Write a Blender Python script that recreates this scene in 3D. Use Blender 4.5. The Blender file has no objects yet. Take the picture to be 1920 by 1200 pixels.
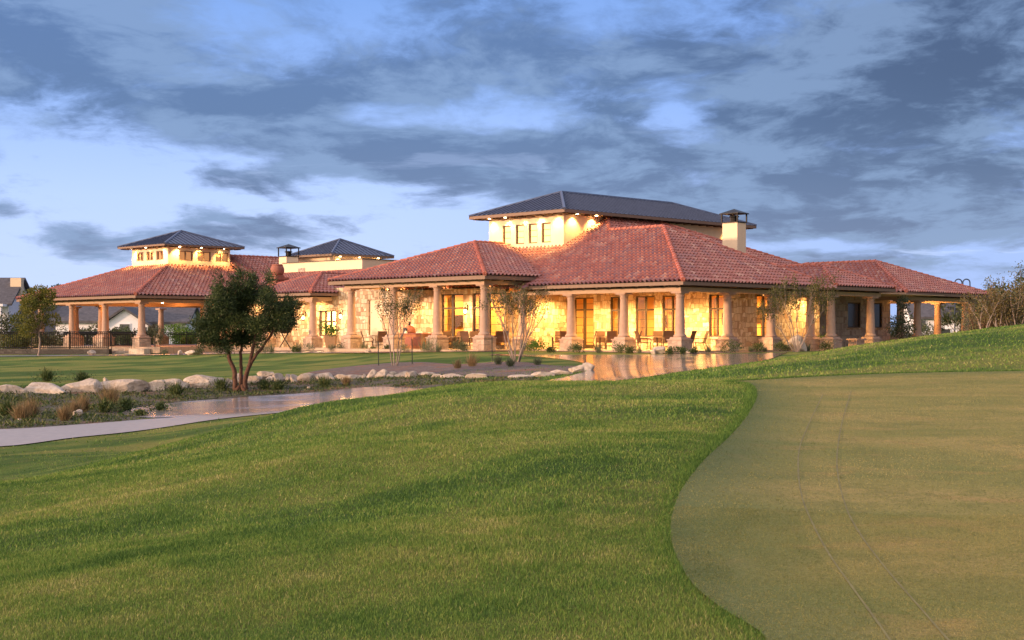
import bpy, bmesh, math, random
import numpy as np
from mathutils import Vector, noise as mnoise
from mathutils.geometry import delaunay_2d_cdt
SC = bpy.context.scene
COL = SC.collection
R = math.radians
# ------------------------------------------------------------------ camera
EYE, FOC, HOR = 0.86, 2750.0, 627.0      # eye height above the patio, focal length and horizon row of the 1920 px photo
cam_d = bpy.data.cameras.new('camera')
cam = bpy.data.objects.new('camera', cam_d); COL.objects.link(cam)
cam.location = (0, 0, EYE); cam.rotation_euler = (R(90), 0, 0)
cam_d.sensor_width = 36; cam_d.lens = FOC/1920*36; cam_d.shift_y = 27/1920
cam_d.clip_start = 0.3; cam_d.clip_end = 6000
SC.camera = cam
SC.view_settings.view_transform = 'Standard'; SC.view_settings.look = 'None'
SC.view_settings.exposure = 0.48; SC.view_settings.gamma = 1.0
SC.cycles.use_denoising = True
SC.cycles.max_bounces = 7; SC.cycles.diffuse_bounces = 3; SC.cycles.glossy_bounces = 3
SC.cycles.transparent_max_bounces = 10; SC.cycles.sample_clamp_indirect = 6.0
# ------------------------------------------------------------------ node helper
class NT:
    def __init__(s, tree): s.t = tree; s.n = tree.nodes; s.l = tree.links
    def node(s, typ, **kw):
        n = s.n.new(typ)
        for k, v in kw.items(): setattr(n, k, v)
        return n
    def put(s, sock, v):
        if hasattr(v, 'is_output') or isinstance(v, bpy.types.NodeSocket): s.l.new(v, sock)
        elif isinstance(v, (tuple, list)):
            d = sock.default_value
            sock.default_value = tuple(v) + ((1.0,) if len(d) == 4 and len(v) == 3 else ())
        else: sock.default_value = v
    def m(s, op, a, b=None, c=None, clamp=False):
        n = s.node('ShaderNodeMath', operation=op, use_clamp=clamp)
        for i, v in enumerate((a, b, c)):
            if v is not None: s.put(n.inputs[i], v)
        return n.outputs[0]
    def mix(s, f, a, b, blend='MIX'):
        n = s.node('ShaderNodeMix', data_type='RGBA', blend_type=blend, clamp_factor=True)
        s.put(n.inputs[0], f); s.put(n.inputs[6], a); s.put(n.inputs[7], b)
        return n.outputs[2]
    def sstep(s, x, a, b, lo=0.0, hi=1.0):
        n = s.node('ShaderNodeMapRange', interpolation_type='SMOOTHSTEP', clamp=True)
        s.put(n.inputs[0], x); s.put(n.inputs[1], a); s.put(n.inputs[2], b); s.put(n.inputs[3], lo); s.put(n.inputs[4], hi)
        return n.outputs[0]
    def noise(s, vec, scale, detail=4, rough=.55, dist=0.0, out=0):
        n = s.node('ShaderNodeTexNoise'); s.put(n.inputs['Vector'], vec)
        n.inputs['Scale'].default_value = scale; n.inputs['Detail'].default_value = detail
        n.inputs['Roughness'].default_value = rough; n.inputs['Distortion'].default_value = dist
        return n.outputs[out]
    def xyz(s, v):
        n = s.node('ShaderNodeSeparateXYZ'); s.put(n.inputs[0], v); return n.outputs
    def comb(s, x, y, z=0.0):
        n = s.node('ShaderNodeCombineXYZ')
        for i, v in enumerate((x, y, z)): s.put(n.inputs[i], v)
        return n.outputs[0]
    def scale(s, v, k):
        n = s.node('ShaderNodeVectorMath', operation='MULTIPLY'); s.put(n.inputs[0], v); s.put(n.inputs[1], k); return n.outputs[0]
    def ramp(s, f, stops):
        n = s.node('ShaderNodeValToRGB'); s.put(n.inputs[0], f); e = n.color_ramp.elements
        while len(e) < len(stops): e.new(0.5)
        for el, (p, c) in zip(e, stops): el.position = p; el.color = (*c, 1)
        return n.outputs[0]
# ------------------------------------------------------------------ world: dusk sky with broken cloud
SUN_EL, SUN_AZ = R(7), R(-112)           # azimuth from +Y towards +X: the sun stands low on the left, a little behind the camera
world = bpy.data.worlds.new('World'); SC.world = world; world.use_nodes = True
nt = NT(world.node_tree); nt.n.clear()
tc = nt.node('ShaderNodeTexCoord').outputs['Generated']
x, y, z = nt.xyz(tc)[:3]
az = nt.m('ARCTAN2', x, y); hyp = nt.m('SQRT', nt.m('ADD', nt.m('MULTIPLY', x, x), nt.m('MULTIPLY', y, y)))
el = nt.m('DIVIDE', z, nt.m('MAXIMUM', hyp, 0.001))
P = nt.m('MULTIPLY', az, 2.88)           # -1..1 across the view
Q = nt.m('MULTIPLY', el, 4.39)           # 0 horizon, 1 upper edge of the view
SKYSEED = 3.7
zz = nt.m('ADD', nt.m('MAXIMUM', z, 0.0), 0.15)
cv = nt.comb(nt.m('DIVIDE', x, zz), nt.m('MULTIPLY', nt.m('DIVIDE', y, zz), 0.72), SKYSEED)
warp = nt.noise(cv, 1.3, 4, .55, 0.0, 1)
wv = nt.node('ShaderNodeVectorMath', operation='MULTIPLY_ADD')
nt.put(wv.inputs[0], warp); nt.put(wv.inputs[1], (.34, .30, .3)); nt.put(wv.inputs[2], cv)
wvo = wv.outputs[0]
big = nt.noise(wvo, 2.1, 9, .60, .12)
fine = nt.noise(nt.scale(wvo, (.95, 1.1, 1)), 4.6, 8, .64, .12)
mid = nt.noise(wvo, 2.3, 6, .58, .3)
def blob(px, py, sx, sy, amp):
    p, q = (px-960)/960, (627-py)/627
    a = nt.m('DIVIDE', nt.m('SUBTRACT', P, p), sx/960); b = nt.m('DIVIDE', nt.m('SUBTRACT', Q, q), sy/627)
    r2 = nt.m('ADD', nt.m('MULTIPLY', a, a), nt.m('MULTIPLY', b, b))
    return nt.m('MULTIPLY', nt.m('EXPONENT', nt.m('MULTIPLY', r2, -1.0)), amp)
SKYBLOBS = [(330, 120, 380, 90, .20), (620, 95, 150, 60, -.16), (760, 290, 330, 55, .36), (1250, 320, 330, 90, .24), (330, 240, 200, 45, .22),
            (1750, 110, 330, 190, .42), (1650, 390, 300, 70, .30), (960, 235, 170, 26, -.34), (1270, 195, 60, 60, -.26),
            (120, 300, 240, 90, -.30), (800, 420, 190, 40, -.42), (440, 428, 190, 32, .46), (165, 462, 60, 24, .42), (480, 345, 110, 20, .22),
            (1480, 466, 110, 15, -.40), (1890, 488, 80, 16, -.34), (40, 500, 160, 60, -.34), (1050, 130, 260, 80, .16),
            (880, 350, 140, 24, .30), (1500, 425, 260, 26, .34), (1700, 450, 200, 30, .30), (1560, 500, 160, 14, .22), (1250, 380, 200, 30, .16), (1700, 300, 240, 60, .12), (330, 60, 160, 40, -.12), (100, 200, 160, 40, .12), (560, 345, 60, 14, -.2), (1080, 60, 60, 60, -.14), (1180, 90, 60, 70, -.12), (60, 406, 70, 12, .26), (740, 412, 90, 14, .40), (260, 375, 90, 16, -.25), (700, 200, 140, 40, -.16), (90, 60, 200, 110, .22), (480, 190, 220, 30, .30), (980, 60, 200, 60, .20), (1150, 210, 120, 50, .16), (1450, 240, 200, 70, .14), (980, 210, 480, 200, .06), (1480, 330, 420, 120, .10), (600, 270, 420, 24, .16)]
bias = None
for bdef in SKYBLOBS:
    o = blob(*bdef); bias = o if bias is None else nt.m('ADD', bias, o)
dens0 = nt.m('ADD', nt.m('ADD', nt.m('MULTIPLY', nt.m('SUBTRACT', big, .5), 2.0), nt.m('MULTIPLY', nt.m('SUBTRACT', fine, .5), 1.05)), bias)
dens = nt.sstep(nt.m('ADD', dens0, nt.m('MULTIPLY', nt.sstep(Q, .30, .75), .17)), -.10, .36)
clear = nt.ramp(Q, [(0.0, (.54, .60, .78)), (.10, (.55, .64, .86)), (.40, (.47, .59, .88)), (.7, (.30, .45, .80)), (1.0, (.21, .36, .70))])
side = nt.sstep(P, -.4, .9)
clear = nt.mix(nt.m('MULTIPLY', side, .55), clear, (.22, .36, .70))
cl_lo = nt.ramp(Q, [(0.0, (.22, .28, .40)), (.3, (.145, .20, .335)), (.65, (.105, .175, .325)), (1.0, (.10, .175, .345))])
cl_lo = nt.mix(nt.m('MULTIPLY', nt.sstep(P, -.1, .9), nt.sstep(Q, .1, .8)), cl_lo, (.050, .084, .175))
cl_hi = nt.mix(.50, cl_lo, (.30, .42, .62))
cloud = nt.mix(nt.sstep(nt.m('ADD', mid, nt.m('MULTIPLY', nt.m('SUBTRACT', fine, .5), .8)), .40, .62), cl_lo, cl_hi)
skyc = nt.mix(dens, clear, cloud)
streak = nt.m('MULTIPLY', nt.sstep(nt.noise(nt.scale(wvo, (.55, 1.7, 1)), 2.6, 6, .6, .5), .60, .72), nt.sstep(Q, .75, .2))
skyc = nt.mix(nt.m('MULTIPLY', streak, .55), skyc, (.56, .66, .92))
# dome out of view, shaped for its light: sunset side and overhead brightened, east darkened
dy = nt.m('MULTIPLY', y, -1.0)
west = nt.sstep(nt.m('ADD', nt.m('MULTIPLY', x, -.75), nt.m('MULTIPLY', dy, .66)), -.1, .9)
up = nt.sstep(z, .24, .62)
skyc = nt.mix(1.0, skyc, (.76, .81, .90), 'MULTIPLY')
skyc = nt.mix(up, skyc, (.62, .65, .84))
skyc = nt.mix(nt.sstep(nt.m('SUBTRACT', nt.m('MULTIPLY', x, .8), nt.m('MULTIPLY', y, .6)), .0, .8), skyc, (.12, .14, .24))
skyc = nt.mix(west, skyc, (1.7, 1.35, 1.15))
skyc = nt.mix(nt.sstep(z, -.02, .0), (.05, .06, .04), skyc)
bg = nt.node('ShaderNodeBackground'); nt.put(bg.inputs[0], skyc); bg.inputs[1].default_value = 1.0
st = nt.node('ShaderNodeTexSky', sky_type='NISHITA', sun_disc=False)
st.sun_elevation = SUN_EL; st.sun_rotation = SUN_AZ
bg2 = nt.node('ShaderNodeBackground'); nt.put(bg2.inputs[0], st.outputs[0]); bg2.inputs[1].default_value = 0.012
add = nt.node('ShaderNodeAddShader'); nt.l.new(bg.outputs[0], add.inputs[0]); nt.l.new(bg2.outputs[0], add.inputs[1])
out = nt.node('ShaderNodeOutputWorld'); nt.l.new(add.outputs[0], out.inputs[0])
# ------------------------------------------------------------------ the sun, almost down
sd = bpy.data.lights.new('sun', 'SUN'); sd.energy = 3.9; sd.angle = R(2.5); sd.color = (1, .60, .36)
sun = bpy.data.objects.new('sun', sd); COL.objects.link(sun)
to_sun = Vector((math.sin(SUN_AZ)*math.cos(SUN_EL), math.cos(SUN_AZ)*math.cos(SUN_EL), math.sin(SUN_EL)))
sun.rotation_euler = to_sun.to_track_quat('Z', 'Y').to_euler(); sun.location = (-60, -20, 40)
# ------------------------------------------------------------------ frames of reference
S7 = math.sqrt(.5); CX, CY = 8.75, 76.4  # the corner column; the building stands turned by 45 degrees
def uv(u, v): return (CX+S7*(u-v), CY+S7*(u+v))
def uvz(u, v, z): return (*uv(u, v), z)
def ray(px): return (px-960)/FOC
def on_A(px, u):                         # v at which a sight line meets the wall line u = const
    r = ray(px); return (CX-CY*r+S7*u*(1-r))/(S7*(1+r))
def on_B(px, v):
    r = ray(px); return (CY*r-CX+S7*v*(1+r))/(S7*(1-r))
def at(px, py, Y): return Vector((ray(px)*Y, Y, EYE-(py-HOR)/FOC*Y))
# ------------------------------------------------------------------ terrain heights
ZT = {  # sight-line column -> (distance, height)
 -600: [(3,-.78),(8,-.9),(15,-1.15),(22,-1.45),(30,-1.68),(40,-1.65),(48,-1.5),(55,-1.2),(66,-.95),(80,-.78),(104,-.62),(125,-.8),(150,-2.2),(250,-3),(900,-3)],
 0: [(3,-.75),(7.7,-.74),(12,-.86),(18,-.97),(21,-1.34),(25,-1.64),(33,-1.67),(38.5,-1.62),(45,-1.56),(50,-1.46),(53,-1.3),(55.5,-.97),(66,-.86),(80,-.70),(95,-.58),(104,-.56),(122,-.6),(140,-1.8),(160,-2.4),(250,-3),(900,-3)],
 300: [(3,-.75),(7.7,-.74),(12,-.70),(19,-.76),(23,-.82),(26,-1.2),(30,-1.54),(38,-1.58),(42.5,-1.57),(50,-1.5),(54,-1.4),(55.5,-1.2),(57.5,-.94),(66,-.82),(80,-.66),(95,-.50),(104,-.46),(122,-.55),(140,-1.8),(160,-2.4),(250,-3),(900,-3)],
 600: [(3,-.75),(7.7,-.74),(12,-.62),(18,-.42),(25,-.28),(30,-.6),(36,-1.05),(42,-1.35),(50,-1.36),(53.5,-1.25),(56,-1.14),(58,-1.0),(60,-.76),(66,-.62),(75,-.48),(88,-.30),(93,-.2),(97,-.12),(120,-.2),(140,-1.5),(170,-2.4),(250,-3),(900,-3)],
 850: [(3,-.75),(7.7,-.74),(12,-.50),(18,-.25),(22,-.1),(27,-.03),(33,-.32),(40,-.74),(50,-.84),(53,-.76),(55,-.66),(60,-.5),(66,-.35),(70,-.2),(75,-.05),(79,-.07),(85,-.1),(130,-.2),(160,-1.5),(250,-3),(900,-3)],
 1000: [(3,-.75),(7.7,-.74),(12,-.45),(18,-.18),(23,-.04),(28,0),(34,-.26),(40,-.56),(48,-.68),(51,-.62),(53,-.55),(57,-.46),(62,-.32),(68,-.2),(73,-.165),(77,-.11),(81,-.07),(130,-.2),(160,-1.5),(250,-3),(900,-3)],
 1150: [(3,-.75),(7.7,-.74),(12,-.46),(18,-.2),(24,-.06),(29,-.03),(36,-.36),(42,-.51),(46,-.5),(55,-.42),(65,-.285),(72,-.18),(75.5,-.11),(80,-.07),(130,-.2),(160,-1.5),(250,-3),(900,-3)],
 1300: [(3,-.75),(7.7,-.74),(12,-.5),(18,-.25),(24,-.08),(29,-.03),(33,-.09),(37,-.10),(42,-.13),(48,-.36),(55,-.43),(62,-.33),(70,-.2),(74.5,-.12),(80,-.06),(130,-.2),(160,-1.5),(250,-3),(900,-3)],
 1450: [(3,-.75),(7.7,-.74),(12,-.55),(18,-.35),(24,-.17),(30,-.03),(34,.02),(40,.09),(44,.15),(50,-.06),(58,-.26),(66,-.2),(72,-.13),(77,-.06),(130,-.2),(160,-1.5),(250,-3),(900,-3)],
 1600: [(3,-.75),(7.7,-.74),(12,-.58),(18,-.38),(24,-.2),(30,-.03),(33,.02),(38,.21),(42,.41),(46,.56),(52,.40),(60,.1),(68,-.05),(80,-.06),(130,-.2),(160,-1.5),(250,-3),(900,-3)],
 1750: [(3,-.75),(7.7,-.74),(12,-.6),(18,-.39),(24,-.2),(30,-.03),(33,.02),(38,.35),(43,.66),(48,.88),(56,.70),(66,.2),(78,-.05),(130,-.2),(160,-1.5),(250,-3),(900,-3)],
 1920: [(3,-.75),(7.7,-.74),(12,-.6),(18,-.39),(24,-.2),(30,-.03),(33,.03),(38,.45),(44,.90),(50,1.26),(58,1.1),(70,.5),(85,.1),(130,0),(160,-1.2),(250,-3),(900,-3)],
 2600: [(3,-.75),(7.7,-.72),(12,-.55),(18,-.33),(24,-.1),(30,.15),(38,.9),(44,1.5),(50,2.0),(58,2.0),(70,1.4),(90,.7),(130,.3),(160,-1),(250,-3),(900,-3)]}
_pxs = np.array(sorted(ZT)); _LY = np.linspace(math.log(3), math.log(900), 420)
_tab = np.array([np.interp(np.exp(_LY), [a for a, b in ZT[p]], [b for a, b in ZT[p]]) for p in _pxs])
_k = np.exp(-.5*(np.arange(-9, 10)/2.4)**2); _k /= _k.sum()
_tab = np.array([np.convolve(np.pad(r_, 9, mode='edge'), _k, mode='valid') for r_ in _tab])
_gx = np.linspace(-600, 2600, 401)
_tg = np.array([np.interp(_gx, _pxs, _tab[:, j]) for j in range(len(_LY))])
_k2 = np.exp(-.5*(np.arange(-16, 17)/6.0)**2); _k2 /= _k2.sum()
_tg = np.array([np.convolve(np.pad(r_, 16, mode='edge'), _k2, mode='valid') for r_ in _tg])
def tz(X, Y):
    X = np.asarray(X, float); Y = np.asarray(Y, float)
    Yc = np.clip(Y, 3.01, 890); px = np.clip(960+FOC*X/Yc, -599, 2599)
    fj = (np.log(Yc)-_LY[0])/(_LY[1]-_LY[0]); j = np.clip(fj.astype(int), 0, len(_LY)-2); fj = fj-j
    fi = (px+600)/8.0; i = np.clip(fi.astype(int), 0, 399); fi = fi-i
    zz = (_tg[j, i]*(1-fi)*(1-fj)+_tg[j, i+1]*fi*(1-fj)+_tg[j+1, i]*(1-fi)*fj+_tg[j+1, i+1]*fi*fj)
    w = np.clip((38-Y)/10, 0, 1)*np.clip((Y-5)/4, 0, 1)
    und = .032*np.sin(.55*X+.9*Y+1.1*np.sin(.31*X-.2*Y))+.020*np.sin(-1.3*X+.62*Y+.8*np.sin(.5*Y))
    zz = zz-.038*np.clip((52-Y)/6, 0, 1)*np.clip((Y-5)/4, 0, 1)
    return zz+w*und*np.clip(1.4-(px-1150)/180, 0.12, 1)
def gz(X, Y): return float(tz(X, Y))
def ground(px, py, y0=5.0, y1=160.0):    # first point of the ground along a sight line
    Ys = np.geomspace(y0, y1, 1600); zs = tz(ray(px)*Ys, Ys); pz = EYE-(py-HOR)/FOC*Ys
    k = np.nonzero(pz <= zs)[0]
    Y = Ys[k[0]] if len(k) else y1
    return Vector((ray(px)*Y, Y, gz(ray(px)*Y, Y)))
# ------------------------------------------------------------------ object helpers
def tag(o, label=None, cat=None, group=None, kind=None):
    for k, v in (('label', label), ('category', cat), ('group', group), ('kind', kind)):
        if v: o[k] = v
    return o
def empty(name, loc, rz=0.0, label=None, cat=None, group=None):
    o = bpy.data.objects.new(name, None); COL.objects.link(o); o.location = loc; o.rotation_euler = (0, 0, rz)
    o.empty_display_size = .3
    return tag(o, label, cat, group)
def root_off(o):
    v = Vector((0, 0, 0))
    while o is not None: v += o.location; o = o.parent
    return v
class MB:
    def __init__(s): s.v = []; s.f = []; s.p = []
    def add(s, vs, fs):
        b = len(s.v); s.p.append((b, len(s.f))); s.v += [tuple(p) for p in vs]; s.f += [tuple(i+b for i in f) for f in fs]; return s
    def hexa(s, p):                      # 8 points: bottom ring of 4 (ccw from above), top ring of 4
        return s.add(p, [(3, 2, 1, 0), (4, 5, 6, 7), (0, 1, 5, 4), (1, 2, 6, 5), (2, 3, 7, 6), (3, 0, 4, 7)])
    def box(s, x0, x1, y0, y1, z0, z1):
        return s.hexa([(x0, y0, z0), (x1, y0, z0), (x1, y1, z0), (x0, y1, z0), (x0, y0, z1), (x1, y0, z1), (x1, y1, z1), (x0, y1, z1)])
    def ubox(s, u0, u1, v0, v1, z0, z1):
        q = [uv(u0, v0), uv(u1, v0), uv(u1, v1), uv(u0, v1)]
        return s.hexa([(*p, z0) for p in q]+[(*p, z1) for p in q])
    def tube(s, pts, rad, n=6, cap=True):
        pts = [Vector(p) for p in pts]; rs = rad if isinstance(rad, (list, tuple)) else [rad]*len(pts)
        b = len(s.v); ref = None; s.p.append((b, len(s.f)))
        for i, p in enumerate(pts):
            d = (pts[min(i+1, len(pts)-1)]-pts[max(i-1, 0)]).normalized()
            if ref is None: ref = Vector((1, 0, 0)) if abs(d.x) < .8 else Vector((0, 1, 0))
            a = (ref-d*ref.dot(d)).normalized(); c = d.cross(a); ref = a
            for k in range(n):
                t = 2*math.pi*k/n; s.v.append(tuple(p+(a*math.cos(t)+c*math.sin(t))*rs[i]))
        for i in range(len(pts)-1):
            for k in range(n):
                k2 = (k+1) % n; s.f.append((b+i*n+k, b+i*n+k2, b+(i+1)*n+k2, b+(i+1)*n+k))
        if cap:
            s.f.append(tuple(b+k for k in range(n))[::-1]); s.f.append(tuple(b+(len(pts)-1)*n+k for k in range(n)))
        return s
    def lathe(s, prof, c=(0, 0, 0), n=20, sq=None):
        b = len(s.v)
        for r_, z_ in prof:
            for k in range(n):
                t = 2*math.pi*(k+.5)/n; s.v.append((c[0]+r_*math.cos(t), c[1]+r_*math.sin(t), c[2]+z_))
        m = len(prof)
        for i in range(m-1):
            for k in range(n):
                k2 = (k+1) % n; s.f.append((b+i*n+k, b+i*n+k2, b+(i+1)*n+k2, b+(i+1)*n+k))
        s.f.append(tuple(b+k for k in range(n))[::-1]); s.f.append(tuple(b+(m-1)*n+k for k in range(n)))
        return s
    def mesh(s, name, off=(0, 0, 0), smooth=False):
        me = bpy.data.meshes.new(name); ox, oy, oz = off
        me.from_pydata([(a-ox, b-oy, c-oz) for a, b, c in s.v], [], s.f)
        ul = me.uv_layers.new(name='UVMap'); me.update()
        data = np.zeros(len(me.loops)*2, np.float32)
        for p in me.polygons:
            nu = S7*(p.normal.x+p.normal.y); nv = S7*(p.normal.y-p.normal.x)
            for li in p.loop_indices:
                X, Y, Z = s.v[me.loops[li].vertex_index]
                u_ = S7*(X+Y); v_ = S7*(Y-X)
                data[2*li:2*li+2] = (u_, v_) if abs(p.normal.z) > .72 else ((v_, Z) if abs(nu) > abs(nv) else (u_, Z))
        ul.data.foreach_set('uv', data)
        if smooth: me.polygons.foreach_set('use_smooth', [True]*len(me.polygons))
        return me
    def build(s, name, mat, parent=None, smooth=False, world=True):
        off = root_off(parent) if (parent is not None and world) else (0, 0, 0)
        me = s.mesh(name, off, smooth); me.materials.append(mat)
        o = bpy.data.objects.new(name, me); COL.objects.link(o)
        if parent is not None: o.parent = parent
        return o
    # (one object per piece added)
def each(mb, name, mat, parent=None):
    out_ = []; ends = mb.p[1:]+[(len(mb.v), len(mb.f))]
    for (v0, f0), (v1, f1) in zip(mb.p, ends):
        k = MB(); k.v = mb.v[v0:v1]; k.f = [tuple(i-v0 for i in f) for f in mb.f[f0:f1]]
        out_.append(k.build(name, mat, parent))
    return out_
def struct(mb, name, mat, smooth=False, kind='structure'):
    o = mb.build(name, mat, smooth=smooth); o['kind'] = kind; return o
def mesh_obj(me, name, mat, parent=None, loc=(0, 0, 0), rz=0.0):
    if mat and not me.materials: me.materials.append(mat)
    o = bpy.data.objects.new(name, me); COL.objects.link(o); o.location = loc; o.rotation_euler = (0, 0, rz)
    if parent is not None: o.parent = parent
    return o
def copy_tree(o, parent=None):
    c = o.copy(); COL.objects.link(c); c.parent = parent
    for ch in list(o.children): copy_tree(ch, c)
    return c
def fast_mesh(name, V, F, mat=None, tint=None, smooth=False):      # V (n,3), F (m,k) numpy
    me = bpy.data.meshes.new(name); k = F.shape[1]
    me.vertices.add(len(V)); me.vertices.foreach_set('co', V.astype(np.float32).ravel())
    me.loops.add(F.size); me.loops.foreach_set('vertex_index', F.astype(np.int32).ravel())
    me.polygons.add(len(F)); me.polygons.foreach_set('loop_start', np.arange(0, F.size, k, dtype=np.int32))
    if smooth: me.polygons.foreach_set('use_smooth', np.ones(len(F), bool))
    me.update(calc_edges=True)
    if tint is not None:
        a = me.attributes.new('tint', 'FLOAT', 'POINT'); a.data.foreach_set('value', tint.astype(np.float32))
    if mat: me.materials.append(mat)
    return me
# ------------------------------------------------------------------ materials
def mat(name):
    m = bpy.data.materials.new(name); m.use_nodes = True
    t = NT(m.node_tree); bs = t.n['Principled BSDF']; return m, t, bs
def plain(name, col, rough=.7, metal=0.0, var=.12, scale=6.0, bump=.0, spec=.4):
    m, t, b = mat(name); tc = t.node('ShaderNodeTexCoord').outputs['Object']
    n = t.noise(tc, scale, 5, .6)
    lo = tuple(c*(1-var*1.6) for c in col); hi = tuple(min(1, c*(1+var)) for c in col)
    t.put(b.inputs['Base Color'], t.ramp(n, [(.25, lo), (.75, hi)]))
    b.inputs['Roughness'].default_value = rough; b.inputs['Metallic'].default_value = metal
    b.inputs['Specular IOR Level'].default_value = spec
    if bump:
        bn = t.node('ShaderNodeBump'); bn.inputs['Strength'].default_value = bump; bn.inputs['Distance'].default_value = .02
        t.put(bn.inputs['Height'], t.noise(tc, scale*5, 4, .6)); t.put(b.inputs['Normal'], bn.outputs[0])
    return m
def emit(name, col, s):
    m, t, b = mat(name); b.inputs['Base Color'].default_value = (*col, 1)
    b.inputs['Emission Color'].default_value = (*col, 1); b.inputs['Emission Strength'].default_value = s
    return m
def tile_mat():
    m, t, b = mat('clay_tile'); uvn = t.node('ShaderNodeUVMap', uv_map='UVMap').outputs[0]
    fl = t.node('ShaderNodeVectorMath', operation='FLOOR'); t.put(fl.inputs[0], uvn)
    wn = t.node('ShaderNodeTexWhiteNoise', noise_dimensions='2D'); t.put(wn.inputs['Vector'], fl.outputs[0])
    c = t.ramp(wn.outputs[0], [(0.0, (.25, .085, .070)), (.22, (.32, .115, .090)), (.46, (.375, .145, .112)), (.66, (.31, .132, .116)), (.82, (.245, .120, .122)), (.92, (.39, .185, .145)), (1.0, (.45, .255, .205))])
    tc = t.node('ShaderNodeTexCoord').outputs['Object']
    c = t.mix(t.m('MULTIPLY', t.noise(tc, .5, 3), .35), c, (.24, .085, .075))
    c = t.mix(t.sstep(t.noise(tc, 9, 5, .65), .5, .8, 0, .4), c, (.20, .13, .11))
    t.put(b.inputs['Base Color'], c); b.inputs['Roughness'].default_value = .62
    return m
def stone_mat(name, cols, mortar, w=.42, h=.24, warp=.05):
    m, t, b = mat(name); uvn = t.node('ShaderNodeUVMap', uv_map='UVMap').outputs[0]
    nz = t.noise(uvn, 2.2, 2, .5, 0, 1)
    off = t.node('ShaderNodeVectorMath', operation='MULTIPLY_ADD'); t.put(off.inputs[0], nz); t.put(off.inputs[1], (warp, warp, 0)); t.put(off.inputs[2], uvn)
    # squarish rubble: chebychev cells of two sizes, the larger one wins in patches
    def cells(sx, sy):
        sc = t.scale(off.outputs[0], (1/sx, 1/sy, 1))
        br = t.node('ShaderNodeTexBrick', offset=.5, offset_frequency=2, squash=.62, squash_frequency=3)
        t.put(br.inputs['Vector'], sc); br.inputs['Scale'].default_value = 1.0
        br.inputs['Color1'].default_value = (0, 0, 0, 1); br.inputs['Color2'].default_value = (1, 1, 1, 1); br.inputs['Mortar'].default_value = (.5, .5, .5, 1)
        br.inputs['Mortar Size'].default_value = .045; br.inputs['Mortar Smooth'].default_value = .3; br.inputs['Bias'].default_value = 0
        br.inputs['Brick Width'].default_value = 1.0; br.inputs['Row Height'].default_value = 1.0
        return br.outputs[0], br.outputs[1]
    c1, f1 = cells(w, h); c2, f2 = cells(w*.62, h*1.55)
    sel = t.sstep(t.noise(t.scale(uvn, (1, 1, 1)), 1.1, 2), .49, .51)
    mx = t.node('ShaderNodeMix', data_type='FLOAT'); t.put(mx.inputs[0], sel); t.put(mx.inputs[2], c1); t.put(mx.inputs[3], c2)
    mf = t.node('ShaderNodeMix', data_type='FLOAT'); t.put(mf.inputs[0], sel); t.put(mf.inputs[2], f1); t.put(mf.inputs[3], f2)
    c = t.ramp(mx.outputs[0], [(i/(len(cols)-1), k) for i, k in enumerate(cols)])
    n2 = t.noise(uvn, 14, 5, .65)
    c = t.mix(t.sstep(n2, .45, .8, 0, .35), c, tuple(k*.62 for k in cols[1]))
    c = t.mix(t.m('MULTIPLY', mf.outputs[0], .95), c, mortar)
    t.put(b.inputs['Base Color'], c); b.inputs['Roughness'].default_value = .85
    bn = t.node('ShaderNodeBump'); bn.inputs['Strength'].default_value = 1.0; bn.inputs['Distance'].default_value = .06
    t.put(bn.inputs['Height'], t.m('ADD', t.m('MULTIPLY', mf.outputs[0], -1.0), t.m('ADD', t.m('MULTIPLY', n2, .5), t.m('MULTIPLY', mx.outputs[0], .4))))
    t.put(b.inputs['Normal'], bn.outputs[0])
    return m
def leaf_mat(name, cols, trans=.25, rough=.6):
    m, t, b = mat(name); a = t.node('ShaderNodeAttribute', attribute_name='tint').outputs['Fac']
    c = t.ramp(a, [(i/(len(cols)-1), k) for i, k in enumerate(cols)])
    t.put(b.inputs['Base Color'], c); b.inputs['Roughness'].default_value = rough; b.inputs['Specular IOR Level'].default_value = .25
    tr = t.node('ShaderNodeBsdfTranslucent'); t.put(tr.inputs[0], c)
    ms = t.node('ShaderNodeMixShader'); ms.inputs[0].default_value = trans
    t.l.new(b.outputs[0], ms.inputs[1]); t.l.new(tr.outputs[0], ms.inputs[2]); t.l.new(ms.outputs[0], t.n['Material Output'].inputs[0])
    return m
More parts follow.
